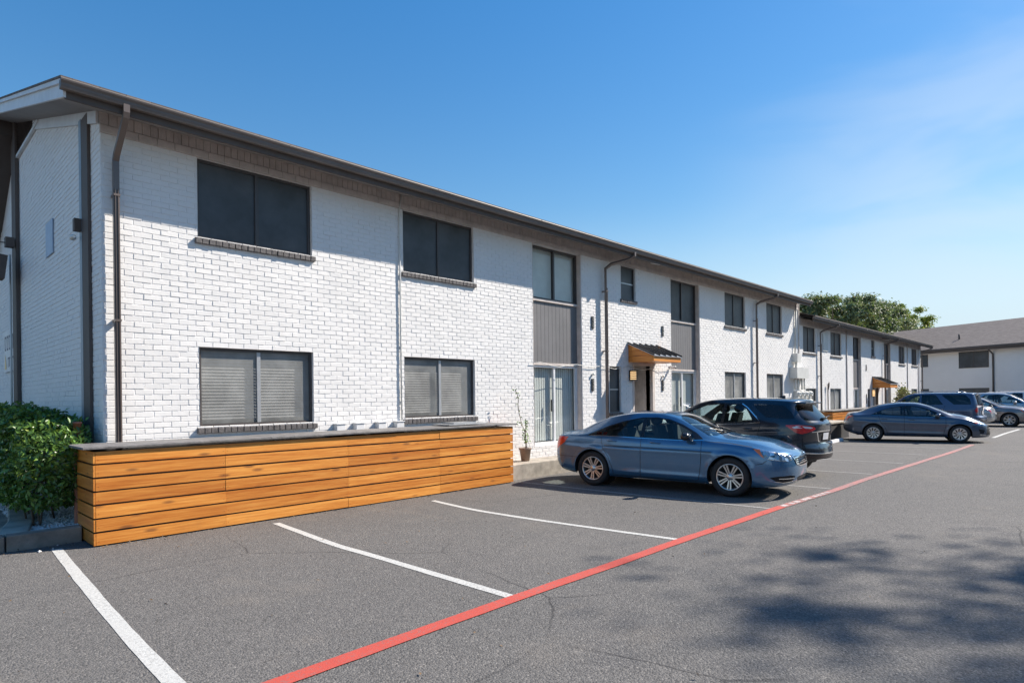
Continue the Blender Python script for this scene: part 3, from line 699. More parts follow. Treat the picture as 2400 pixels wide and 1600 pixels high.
fz = frieze(B2, X2, X3, 4.95, 5.34); fz.data.materials[0] = simple('pale_taupe_painted_brick', (.47, .42, .39), .6, var=.12, scale=5, bump=.4)
eave(B2, 29.25, 55.0, 5.28, 9.375, SL, 17.1)
for i in (0, 1, 5, 6): window(B2, *H2[i], 'dark')
for i in (7, 8, 9, 10): window(B2, *H2[i], 'mid')
window(B2, *H2[3], 'dark', rail=True); window(B2, *H2[12], 'dark', rail=True)
slot(B2, 37.42, 38.95, 3.70, 4.93, 2.05, .12); slot(B2, 43.9, 45.5, 3.66, 4.93, 2.05, .12)
downspout(B2, 31.77, 5.2, .1, 9.44, .95); downspout(B2, 43.6, 5.2, .1, 9.44, 1.0); downspout(B2, 54.2, 5.2, .1, 9.44, .7)
conduit(B2, 36.19, .3, 5.2, .03, 'frieze'); conduit(B2, 50.0, .3, 5.2, .03, 'frieze'); conduit(B2, 53.4, .3, 5.2, .03, 'frieze')
mb = MB(); mb.tube([(32.9, D - .08, .2), (32.9, D - .08, 2.0), (32.85, D - .1, 2.25), (32.95, D - .12, 2.35), (33.02, D - .1, 2.2), (32.95, D - .08, 2.0)], .025, 8); mb.build('service_mast', MT['trim'], B2)
canopy(B2, 41.2, 42.9, 2.12, 2.75, 9.2); sconce(B2, 41.1, 1.6, 2.0); floodlight(B2, 43.2, 9.95, 5.2)
plaque(B2, 39.9, 3.1, 3.45); plaque(B2, 39.9, 1.2, 1.75)
mb = MB(); mb.box(41.4, 42.4, D + .9, D + .95, .1, 2.1); mb.box(41.37, 41.45, D - .02, D + .08, .1, 2.13); mb.box(42.35, 42.43, D - .02, D + .08, .1, 2.13); mb.build('door_frame', MT['trim'], B2)
mb = MB(); mb.box(32.4, 33.1, D - .05, D - .012, 3.9, 4.75); mb.build('access_panel', MT['utility'], B2)
# meter cabinets
mb = MB(); mb.box(28.30, 28.72, D - .25, D - .012, 3.22, 3.60); mb.box(28.0, 28.86, D - .34, D - .012, 2.50, 2.98); mb.box(28.9, 29.55, D - .30, D - .012, 2.50, 2.96)
mb.tube([(28.5, D - .12, 2.98), (28.5, D - .12, 3.22)], .05, 8); mb.tube([(28.5, D - .08, 3.6), (28.75, D - .05, 5.8)], .035, 8)
for xx in (28.25, 28.6, 29.1, 29.4): mb.tube([(xx, D - .15, 2.0), (xx, D - .15, 2.5)], .035, 8)
me_ = mb.build('electric_cabinet', MT['utility'], B)
for xx in (28.45, 28.95, 29.45, 30.0):
    for zz in (1.78, 1.42):
        q = MB(); q.box(xx, xx + .30, D - .16, D - .012, zz - .16, zz + .17); q.lathe([(0, 0), (-.09, .06), (-.095, .10), (0, .11)], 'y', (xx + .15, D - .16, zz + .03), 14); q.build('meter', MT['utility'], me_)
unshift(B); unshift(B2)
for o in (B, B2):
    for c in o.children: c.matrix_parent_inverse = Matrix.Translation(-o.location)

# ================================================================= building closing the view
n_dir = Vector((61.7 - 58.24, 11.41 - 4.43, 0)).normalized()  # along its eave, away from camera
E0 = Vector((58.24, 4.43, 0)) - n_dir * 16; wallL = 37.0
B3 = empty('apartment_building', E0); B3.rotation_euler = (0, 0, math.atan2(n_dir.y, n_dir.x))
tag(B3, 'pale plastered two storey building with broad brown shingle roof closing the view at the right', 'building')
# local x along eave, local y = away from lot (normal to the right of travel is toward the lot -> use +y = left = lot side)
def LB(): return MB()
w3 = MB(); w3.box(0, wallL, -9, -.6, 0, 5.15); w3.build('wall', simple('pale_grey_plaster', (.80, .755, .71), .75, var=.05, scale=.5, bump=.15), B3)
r3 = MB(); r3.hexa([(-.5, 0, 5.30), (wallL + .5, 0, 5.30), (wallL + .5, -7.4, 7.88), (-.5, -7.4, 7.88)][::-1] + [(-.5, 0, 5.36), (wallL + .5, 0, 5.36), (wallL + .5, -7.4, 7.95), (-.5, -7.4, 7.95)][::-1])
r3.build('roof', MT['shingle_far'], B3)
g3 = MB(); g3.box(-.5, wallL + .5, .01, .13, 5.2, 5.34); g3.box(-.5, wallL + .5, -.03, .008, 5.02, 5.34); g3.build('gutter', MT['trim'], B3)
s3_ = MB(); s3_.face([(-.5, -.03, 5.12), (wallL + .5, -.03, 5.12), (wallL + .5, -.62, 5.12), (-.5, -.62, 5.12)]); s3_.build('soffit', MT['soffit'], B3)
vp = MB(); vp.tube([(22.27, -2.4, 6.0), (22.27, -2.4, 6.62)], .07, 8); vp.build('roof_vent', MT['trim'], B3)
def win3(x0, x1, z0, z1, mid):
    f = MB(); y = -.6; t = .05
    f.box(x0, x1, y, y + .03, z1 - t, z1); f.box(x0, x1, y, y + .05, z0, z0 + t); f.box(x0, x0 + t, y, y + .03, z0 + t, z1 - t); f.box(x1 - t, x1, y, y + .03, z0 + t, z1 - t)
    if mid: f.box((x0 + x1) / 2 - .025, (x0 + x1) / 2 + .025, y, y + .03, z0 + t, z1 - t)
    wn = f.build('window', MT['frame_dark'], B3)
    p = MB(); p.face([(x1 - t, y + .012, z0 + t), (x0 + t, y + .012, z0 + t), (x0 + t, y + .012, z1 - t), (x1 - t, y + .012, z1 - t)]); p.build('solar_screen', MT['darkscreen'], wn)
for a in ((18.8, 21.08, 3.70, 5.0, 1), (18.8, 21.08, 1.0, 2.10, 1), (23.65, 24.6, 3.95, 4.99, 0), (23.6, 24.6, 1.0, 2.09, 0), (10.5, 12.8, 3.7, 5.0, 1), (10.5, 12.8, 1.0, 2.1, 1)): win3(*a)
mb = MB(); mb.tube([(18.46, -.02, 5.25), (18.46, -.05, 5.0), (18.46, -.52, 4.7), (18.46, -.53, .1)], .06, 6); mb.build('downspout', MT['spout'], B3)
mb = MB(); mb.box(23.25, 23.5, -.6, -.45, 1.55, 1.9); mb.build('wall_lamp', MT['trim'], B3)

# ================================================================= cedar planter fence box
def planter(x0, x1, y0, y1, H, joints, loc_label, nb=7, lab_end=True, left_end=None):
    P = empty('planter_box', (x0, y0, 0)); tag(P, loc_label, 'planter')
    pitch = (H - .03) / nb
    f = MB(); xs = [x0 + .024, *joints, x1 - .002]
    for k in range(nb):
        za = .02 + k * pitch
        for a, b in zip(xs, xs[1:]):
            o = rnd.uniform(-.004, .004); q = rnd.uniform(-.002, .002)
            f.box(a + .0015, b - .0015, y0 + o, y0 + .022, za + q, za + pitch - .024 + q, 0, rnd.random())
            # nail heads
            for xn in (a + .03, b - .03): f.box(xn - .003, xn + .003, y0 + o - .0015, y0 + o, za + pitch * .25, za + pitch * .25 + .006, 1)
    o1 = f.build('front_boards', [MT['wood'], MT['black']], P, bevel=0, attr=True)
    for nm, xa in (('end_boards', x0), ('end_boards', x1 - .0)):
        e = MB()
        for k in range(nb):
            za = .02 + k * pitch; e.box(xa, xa + .022, y0 + (.001), y1, za, za + pitch - .024, 0, rnd.random() * .6)
        e.build(nm, [MT['wood_y']], P, attr=True)
    c = MB(); x = x0 - .12
    while x < x1 + .10:
        b = min(x + 2.4, x1 + .12); dy = rnd.uniform(-.006, .006); c.box(x + .002, b - .002, y0 - .042 + dy, y1 - .02, H + .0, H + .032 + rnd.uniform(-.002, .002)); x = b
    c.build('cap', MT['cap'], P, bevel=.005)
    b = MB(); b.box(x0 + .03, x1 - .03, y0 + .03, y1 - .05, .0, H - .05); b.build('backing', MT['black'], P)
    for c_ in P.children: c_.matrix_parent_inverse = Matrix.Translation(-P.location)
    return P
planter(1.93, 9.52, 9.20, 10.07, 1.235, (3.55, 5.55, 7.53), 'long orange stained cedar board box with grey cap under the first ground floor windows')
planter(31.0, 39.0, 9.25, 10.07, .98, (32.45, 35.0, 37.2), 'low cedar board box with grey cap behind the dark compact sedan')
mb = MB(); mb.box(7.9, 8.9, 9.35, 9.9, 1.282, 1.30); mb.box(8.1, 8.7, 9.45, 9.8, 1.30, 1.33)
tag(mb.build('folded_screen', MT['frame_alu'], None), 'thin metal framed screen lying on the far end of the grey planter cap', 'screen')

# ledge and kerbs
def rough(mb_pts_fn, name, mat, label, cat, kind=None): pass
def kerb(name, segs, mat, label, cat):
    mb = MB()
    for (x0, x1, y0, y1, z1) in segs: mb.box(x0, x1, y0, y1, -.05, z1)
    return tag(mb.build(name, mat, None, bevel=.018), label, cat)
kerb('concrete_ledge', [(9.56, 15.2, 9.42, 10.09, .34), (15.21, 22, 9.42, 10.09, .34), (22.01, 29.1, 9.42, 10.09, .34)], MT['concrete'], 'raised concrete ledge along the brick wall behind the parked blue sedan', 'ledge')
kerb('kerb', [(-3.0, .32, 9.74, 9.93, .20), (.335, 1.12, 9.74, 9.93, .20), (1.135, 1.915, 9.74, 9.93, .20)], MT['darkconcrete'], 'stained concrete kerb in shade left of the cedar planter box', 'kerb')
k2 = MB(); pts = [(1.38, 9.94, .34), (1.60, 11.0, .30), (1.74, 12.5, .26), (1.80, 15, .25), (1.82, 22, .25)]
for (xa, ya, wa), (xb, yb_, wb_) in zip(pts, pts[1:]):
    k2.hexa([(xa - wa, ya + .01, -.05), (xa, ya + .01, -.05), (xb, yb_, -.05), (xb - wb_, yb_, -.05), (xa - wa, ya + .01, .20), (xa, ya + .01, .20), (xb, yb_, .20), (xb - wb_, yb_, .20)])
tag(k2.build('kerb', MT['concrete'], None, bevel=.02), 'curved kerb running back beside the white gravel bed and hedge', 'kerb')
ba = MB(); ba.box(1.2, X0 - .02, 9.94, 22, -.05, .13); tag(ba.build('gravel_bed', MT['darkconcrete']), kind='structure')
# downspout base pipe beside the hedge
mb = MB(); mb.lathe([(1.2, .05), (1.53, .05), (1.53, .058), (1.56, .058), (1.56, .0)], 'z', (1.98, 10.3, 0), 16); mb.lathe([(0.1, .045), (1.2, .045)], 'z', (1.98, 10.3, 0), 16)
tag(mb.build('vent_pipe', simple('terracotta_pipe', (.42, .15, .09), .5), None), 'short terracotta coloured pipe standing between the hedge and the cedar box', 'pipe')
# wheel stops and the dark service box
def wheel_stop(x, y, a, lab):
    mb = MB(); mb.hexa([(-.8, -.08, 0), (.8, -.08, 0), (.8, .08, 0), (-.8, .08, 0), (-.78, -.05, .11), (.78, -.05, .11), (.78, .05, .11), (-.78, .05, .11)])
    o = mb.build('wheel_stop', MT['whitepaint'], None, bevel=.01); o.location = (x, y, .004); o.rotation_euler = (0, 0, a); tag(o, lab, 'wheel stop')
wheel_stop(25.0, 7.35, .05, 'white concrete wheel stop on the asphalt beside the dark service box')
sb = empty('service_box', (25.3, 8.4, 0)); tag(sb, 'low dark grey service box with pale concrete top behind the rear of the compact sedan', 'utility box')
mb = MB(); mb.box(23.2, 25.6, 7.80, 8.7, 0, .62); mb.box(25.61, 28.2, 7.80, 8.7, 0, .62); mb.build('panel', simple('dark_grey_paint', (.055, .052, .052), .6), sb)
mb = MB(); mb.box(23.15, 28.25, 7.76, 8.75, .62, .69); mb.build('top', MT['concrete'], sb, bevel=.01)
for c_ in sb.children: c_.matrix_parent_inverse = Matrix.Translation(-sb.location)

# sign on the gable wall
sg = empty('wall_sign', (X0 - .03, 18.1, 3.0)); tag(sg, 'white sign with gold triangle and dark lettering on the shaded gable wall', 'sign')
mb = MB(); mb.box(X0 - .045, X0 - .014, 17.35, 18.95, 2.55, 3.5); mb.build('board', MT['whitepaint'], sg)
mb = MB(); xs_ = X0 - .05
def stroke(ya, yb_, za, zb_, mi=0): mb.box(xs_, xs_ + .004, min(ya, yb_), max(ya, yb_), za, zb_, mi)
for y_ in (18.75, 18.45, 18.15, 17.85, 17.6): stroke(y_, y_ - .06, 3.05, 3.38); stroke(y_, y_ - .18, 3.33, 3.38); stroke(y_ - .05, y_ - .16, 3.05, 3.09)
mb.build('lettering', simple('navy_lettering', (.03, .05, .12), .5), sg)
mb = MB()
for y_ in (18.3, 18.1, 17.9, 17.7): stroke(y_, y_ - .04, 2.66, 2.88); stroke(y_, y_ - .13, 2.84, 2.88)
mb.build('lettering', simple('navy_lettering', (.03, .05, .12), .5), sg)
mb = MB(); mb.face([(xs_ - .001, 18.8, 2.62), (xs_ - .001, 18.5, 2.62), (xs_ - .001, 18.68, 2.98)]); mb.build('emblem', simple('gold_emblem', (.55, .33, .06), .4), sg)
for c_ in sg.children: c_.matrix_parent_inverse = Matrix.Translation(-sg.location)

# ================================================================= added across the drive, out of view behind the camera, for glass and paint to reflect
B4 = empty('apartment_building', (-12, -19, 0)); tag(B4, 'unseen apartment row added across the drive for window glass and car paint to mirror', 'building')
mb = MB(); mb.box(0, 62, -9, 0, 0, 5.5); mb.build('wall', MT['brick'], B4)
mb = MB(); mb.hexa([(-.5, -4.5, 7.2), (62.5, -4.5, 7.2), (62.5, .7, 5.5), (-.5, .7, 5.5), (-.5, -4.5, 7.26), (62.5, -4.5, 7.26), (62.5, .7, 5.56), (-.5, .7, 5.56)]); mb.box(-.5, 62.5, .7, .82, 5.4, 5.56); mb.build('roof', MT['shingle'], B4)
for i in range(12):
    for z in (1.4, 4.1):
        mb = MB(); x = 2 + i * 5; mb.box(x, x + 1.9, .0, .03, z, z + 1.2); mb.build('window', MT['darkscreen'], B4)
# ------------------------------------------------------------------ cars
MT['carglass'] = glass_mat('car_window_glass', (.78, .92, .92), dark=.85); MT['carglass_dark'] = glass_mat('privacy_glass', (.5, .62, .7), dark=.22)
MT['windshield'] = glass_mat('windshield_glass', (.72, .90, .96), dark=.65)
sl_ = NT('faceted_headlight'); vl_ = sl_.n('ShaderNodeTexVoronoi'); vl_.inputs['Scale'].default_value = 16; sl_.l(sl_.coord(), vl_.inputs['Vector'])
sl_.set(color=sl_.ramp(vl_.outputs['Color'], [(.25, (.10, .11, .12)), (.5, (.55, .57, .6)), (.8, (.85, .86, .88))]), metal=.75, rough=.16, coat=1.0, coat_rough=.02); sl_.bump(vl_.outputs['Distance'], .5, .02); MT['lens'] = sl_.m
MT['tyre'] = simple('tyre_rubber', (.022, .022, .023), .75, var=.25, scale=12, bump=.3, bscale=90)
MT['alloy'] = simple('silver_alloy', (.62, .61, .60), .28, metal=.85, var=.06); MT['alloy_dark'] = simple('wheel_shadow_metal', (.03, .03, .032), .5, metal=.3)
MT['chrome'] = simple('chrome', (.86, .87, .88), .08, metal=1, var=.02); MT['redlens'] = simple('red_lamp_lens', (.62, .010, .010), .2, var=.25, scale=18, coat=1.0)
MT['amber'] = simple('amber_lamp_lens', (.75, .16, .02), .12, var=.1, coat=1.0); MT['gap'] = simple('panel_gap_shadow', (.010, .010, .011), .8)
MT['cab'] = simple('dark_cabin_cloth', (.045, .045, .048), .85, var=.2); MT['cabl'] = simple('grey_cabin_trim', (.16, .16, .165), .7, var=.1)
MT['carblack'] = simple('black_car_trim', (.014, .014, .016), .22, var=.1); MT['plate'] = simple('license_plate_white', (.65, .66, .68), .35, var=.1, scale=30)
MT['whitelens'] = simple('pale_lamp_lens', (.75, .72, .72), .1, var=.1, coat=1.0)
P_BLUE = car_paint('steel_blue_metallic_paint', (.055, .155, .285), .45, .20); P_BLACK = car_paint('blue_black_metallic_paint', (.010, .016, .028), .35, .22)
P_SLATE = car_paint('slate_grey_metallic_paint', (.060, .085, .13), .55, .30); P_NAVY = car_paint('faded_navy_paint', (.050, .080, .15), .4, .32)
P_SILVER = car_paint('silver_metallic_paint', (.50, .49, .48), .6, .3); P_GREY = car_paint('warm_grey_metallic_paint', (.20, .18, .175), .6, .3); P_WHITE = car_paint('white_car_paint', (.72, .72, .72), 0, .3)

def pchip(pts):
    X = np.array([p[0] for p in pts], float); Y = np.array([p[1] for p in pts], float); h = np.diff(X); d = np.diff(Y) / h; mk = np.zeros(len(X))
    for i in range(1, len(X) - 1):
        if d[i - 1] * d[i] > 0: w1, w2 = 2 * h[i] + h[i - 1], h[i] + 2 * h[i - 1]; mk[i] = (w1 + w2) / (w1 / d[i - 1] + w2 / d[i])
    mk[0], mk[-1] = d[0], d[-1]
    def f(x):
        x = np.clip(np.asarray(x, float), X[0], X[-1]); k = np.clip(np.searchsorted(X, x) - 1, 0, len(X) - 2); t = (x - X[k]) / h[k]
        return (2 * t**3 - 3 * t**2 + 1) * Y[k] + (t**3 - 2 * t**2 + t) * h[k] * mk[k] + (-2 * t**3 + 3 * t**2) * Y[k + 1] + (t**3 - t**2) * h[k] * mk[k + 1]
    return f
class Shape:
    def __init__(s, L, W, zt, zb, belt, yR, crown, ar, pr, af, pf, kr, kf, wheels, Ra, creases=(), rb=.03):
        s.L, s.W = L, W; s.zt, s.zb, s.belt, s.yR, s.crown = map(pchip, (zt, zb, belt, yR, crown)); s.ar, s.pr, s.af, s.pf = ar, pr, af, pf
        s.kr, s.kf = pchip(kr), pchip(kf); s.wheels = wheels; s.Ra = Ra; s.creases = creases; s.rb = rb
    UR = .14
    def xt(s, u):
        u = np.asarray(u, float); ur = s.UR; a = np.clip(u / ur, 0, 1) * np.pi / 2; b = np.clip((1 - u) / ur, 0, 1) * np.pi / 2
        x = s.ar + (s.L - s.ar - s.af) * np.clip((u - ur) / (1 - 2 * ur), 0, 1)
        x = np.where(u < ur, s.ar * (1 - np.cos(a) ** (2 / s.pr)), x); x = np.where(u > 1 - ur, s.L - s.af * (1 - np.cos(b) ** (2 / s.pf)), x)
        t = np.where(u < ur, np.sin(a) ** (2 / s.pr), np.where(u > 1 - ur, np.sin(b) ** (2 / s.pf), 1.0)); return x, t
    def S(s, u, v):
        x, tau = s.xt(u); v = np.asarray(v, float); x, tau, v = np.broadcast_arrays(x, tau, v); W = s.W
        zt, zb = s.zt(x), s.zb(x); zB = np.minimum(s.belt(x), zt - .012); cr = s.crown(x); zR = np.maximum(zB + .006, zt - cr); yR = s.yR(x) * W; h = zB - zb; yB = .952 * W
        gl = zR - zB  # glasshouse height
        bow = .018 * np.clip(gl / .3, 0, 1)
        C = [(.90 * W, zb), (.965 * W, zb + .10 * h), (.995 * W, zb + .38 * h), (.990 * W, zb + .78 * h), (yB, zB), ((yB + yR) / 2 + bow, (zB + zR) / 2), (yR + (yB - yR) * .07 + bow * .3, zR - gl * .07), (yR * .90, zR + (zt - zR) * .35), (yR * .5, zR + (zt - zR) * .84), (0 * W, zt)]
        Y = np.stack([c[0] + 0 * x for c in C]); Z = np.stack([c[1] + 0 * x for c in C])
        Y = np.concatenate([2 * Y[:1] - Y[1:2], Y, -Y[8:9]]); Z = np.concatenate([2 * Z[:1] - Z[1:2], Z, Z[8:9]])
        q = np.clip(v, 0, 1) * 9; k = np.clip(np.floor(q).astype(int), 0, 8); t = q - k
        def cr_(A):
            p0, p1, p2, p3 = (np.take_along_axis(A, (k + i)[None], 0)[0] for i in range(4))
            return .5 * (2 * p1 + (p2 - p0) * t + (2 * p0 - 5 * p1 + 4 * p2 - p3) * t**2 + (3 * p1 - p0 - 3 * p2 + p3) * t**3)
        y, z = cr_(Y), cr_(Z)
        low = np.clip((zB + .02 - z) / .05, 0, 1)
        for zc, amp, wd, xa, xb in s.creases:  # soft character lines
            zz = pchip(zc)(x) if isinstance(zc, (list, tuple)) else zc
            fade = np.clip((x - xa) / .35, 0, 1) * np.clip((xb - x) / .35, 0, 1); dlt = (z - zz) / wd
            y = y + amp * fade * np.where(dlt > 0, np.exp(-dlt**2 * 1.2), np.exp(-dlt**2 * .25)) * low
        for wx, wz in s.wheels:
            r = np.hypot(x - wx, z - wz); y = y + .014 * np.exp(-((r - s.Ra - .012) / .05) ** 2) * low * (r > s.Ra - .1)
        fr = np.clip((s.ar - x) / s.ar, 0, 1) ** 1.6; ff = np.clip((x - (s.L - s.af)) / s.af, 0, 1) ** 1.6
        xo = x + s.kr(z) * fr - s.kf(z) * ff
        return np.stack([xo, y * tau, z], -1)
    def N(s, u, v):
        e = 2e-3; u = np.clip(u, .004, .996); v = np.clip(v, e, 1 - e); a = s.S(u + e, v) - s.S(u - e, v); b = s.S(u, v + e) - s.S(u, v - e)
        n = np.cross(b, a); n = -n if False else n; n /= np.linalg.norm(n, axis=-1, keepdims=True) + 1e-12
        # outward = +y or away from centre
        p = s.S(u, v); c = np.stack([np.clip(p[..., 0], .8, s.L - .8), 0 * p[..., 0], np.full_like(p[..., 0], .6)], -1); sg = np.sign(((p - c) * n).sum(-1, keepdims=True)); return n * np.where(sg == 0, 1, sg)
    def prep(s):
        s.gu, s.gv = np.meshgrid(np.linspace(0, 1, 501), np.linspace(0, 1, 181), indexing='ij'); s.gp = s.S(s.gu, s.gv)
    def inv(s, typ, a, b):
        ax = {'s': (0, 2), 'f': (1, 2), 'r': (1, 2), 't': (0, 1)}[typ]
        mk = {'s': s.gv <= .735, 'f': (s.gu >= 1 - s.UR) & (s.gv <= .62), 'r': (s.gu <= s.UR) & (s.gv <= .80), 't': (s.gv >= .60) & (s.gu > .03) & (s.gu < .97)}[typ]
        d = (s.gp[..., ax[0]] - a) ** 2 + (s.gp[..., ax[1]] - b) ** 2; d = np.where(mk, d, 9); i = np.unravel_index(np.argmin(d), d.shape); u, v = s.gu[i], s.gv[i]; su, sv = .002, .0056
        lo, hi = {'s': (0, .735), 'f': (0, .62), 'r': (0, .80), 't': (.6, 1)}[typ]
        for _ in range(5):
            U, V = np.meshgrid(u + su * np.linspace(-1, 1, 7), v + sv * np.linspace(-1, 1, 7), indexing='ij'); U = np.clip(U, 0, 1); V = np.clip(V, lo, hi); p = s.S(U, V)
            d = (p[..., ax[0]] - a) ** 2 + (p[..., ax[1]] - b) ** 2; i = np.unravel_index(np.argmin(d), d.shape); u, v = U[i], V[i]; su *= .4; sv *= .4
        return u, v
def densify(pts, step=.07, closed=True):
    out = []; n = len(pts)
    for i in range(n if closed else n - 1):
        a, b = pts[i], pts[(i + 1) % n]
        if a[0] != b[0]: out.append(a); continue
        k = max(1, int(math.ceil(math.hypot(a[1] - b[1], a[2] - b[2]) / step)))
        out += [(a[0], a[1] + (b[1] - a[1]) * j / k, a[2] + (b[2] - a[2]) * j / k) for j in range(k)]
    if not closed: out.append(pts[-1])
    return out
def smooth_poly(pts, typ='s', r=.25):
    """round the corners of a polygon by one Chaikin pass limited to fraction r"""
    o = []; n = len(pts)
    for i in range(n):
        a, b = pts[i], pts[(i + 1) % n]; o += [(a[0] + (b[0] - a[0]) * r, a[1] + (b[1] - a[1]) * r), (b[0] - (b[0] - a[0]) * r, b[1] - (b[1] - a[1]) * r)]
    return [(typ, *p) for p in o]
def strip(pts, w, typ='s'):
    P = [Vector(p) for p in pts]; l, r = [], []
    for i, p in enumerate(P):
        d = (P[min(i + 1, len(P) - 1)] - P[max(i - 1, 0)]).normalized(); n = Vector((-d.y, d.x)) * w / 2; l.append((typ, *(p + n))); r.append((typ, *(p - n)))
    return l + r[::-1]
def pip(px, py, poly):
    ins = np.zeros(len(px), bool); n = len(poly)
    for i in range(n):
        x1, y1 = poly[i]; x2, y2 = poly[(i + 1) % n]
        if y1 == y2: continue
        c = ((y1 > py) != (y2 > py)) & (px < (x2 - x1) * (py - y1) / (y2 - y1) + x1); ins ^= c
    return ins
US, VS = 5.0, 2.4
def build_shell(sh, regions, paint, T, fine=1.0):
    """regions: (key, parent key, per side?, material, polygons, outward offset, smooth order). Later regions win. key None = cut out"""
    sh.prep(); nu, nv = int(118 * fine), int(46 * fine); us = np.linspace(0, 1, nu + 1); us = np.unique(np.concatenate([us, np.linspace(0, sh.UR, 22), 1 - np.linspace(0, sh.UR, 22)]))
    pts = [(a, b) for a in us for b in np.linspace(0, 1, nv + 1)]; nb = len(pts); edges = []; polys = []
    for rg in regions:
        pl = []
        for poly in rg[4]:
            q = [sh.inv(*p) for p in densify(poly)]; q2 = [q[0]]
            for p in q[1:]:
                if abs(p[0] - q2[-1][0]) + abs(p[1] - q2[-1][1]) > 1e-5: q2.append(p)
            q = q2; b0 = len(pts); pts += q; edges += [(b0 + i, b0 + (i + 1) % len(q)) for i in range(len(q))]; pl.append(q)
        polys.append(pl)
    out = geometry.delaunay_2d_cdt([Vector((a * US, b * VS)) for a, b in pts], edges, [], 0, 1e-5)
    uv = np.array([(p.x / US, p.y / VS) for p in out[0]]); tri = np.array([f for f in out[2] if len(f) == 3]); cen = uv[tri].mean(1)
    cls = np.zeros(len(tri), int)
    for i, pl in enumerate(polys):
        for q in pl: cls[pip(cen[:, 0], cen[:, 1], q)] = i + 1
    P, Nn = sh.S(uv[:, 0], uv[:, 1]), sh.N(uv[:, 0], uv[:, 1])
    # drop slivers
    groups = {}
    for c in range(len(regions) + 1):
        if c == 0: key, par, side, mat, off = 'body', None, False, paint, 0
        else:
            key, par, side, mat, _, off = regions[c - 1][:6]
            if key is None: continue
        t = tri[cls == c]
        if not len(t): continue
        for sg in (1, -1):
            gk = (key, sg if side else 0, par); gset = groups.setdefault(gk, dict(v=[], n=[], f=[], m=[], mats=[]))
            if mat not in gset['mats']: gset['mats'].append(mat)
            ids, inv = np.unique(t, return_inverse=True); inv = inv.reshape(-1, 3); p = P[ids] + Nn[ids] * off; n = Nn[ids].copy(); p = p * [1, sg, 1]; n = n * [1, sg, 1]
            fn = np.cross(p[inv[:, 1]] - p[inv[:, 0]], p[inv[:, 2]] - p[inv[:, 0]]); ok = np.linalg.norm(fn, axis=1) > 1e-9; inv = inv[ok]; fn = fn[ok]
            flip = (fn * n[inv].mean(1)).sum(1) < 0; inv[flip] = inv[flip][:, ::-1]
            b = sum(len(a) for a in gset['v']); gset['v'].append(p); gset['n'].append(n); gset['f'].append(inv + b); gset['m'] += [gset['mats'].index(mat)] * len(inv)
    objs = {}
    for (key, sg, par), gset in groups.items():
        me = bpy.data.meshes.new(key); V = np.concatenate(gset['v']); V = V - [sh.L / 2, 0, 0]; me.from_pydata(V.tolist(), [], np.concatenate(gset['f']).tolist())
        for mt in gset['mats']: me.materials.append(mt)
        me.polygons.foreach_set('material_index', gset['m']); me.polygons.foreach_set('use_smooth', [True] * len(me.polygons)); me.update()
        me.normals_split_custom_set_from_vertices(np.concatenate(gset['n']).tolist())
        o = bpy.data.objects.new(key, me); COL.objects.link(o); objs[(key, sg)] = (o, par)
    for (key, sg), (o, par) in objs.items():
        p = None
        if par: p = objs.get((par, sg)) or objs.get((par, 0))
        o.parent = p[0] if p else T
    return {k: v[0] for k, v in objs.items()}

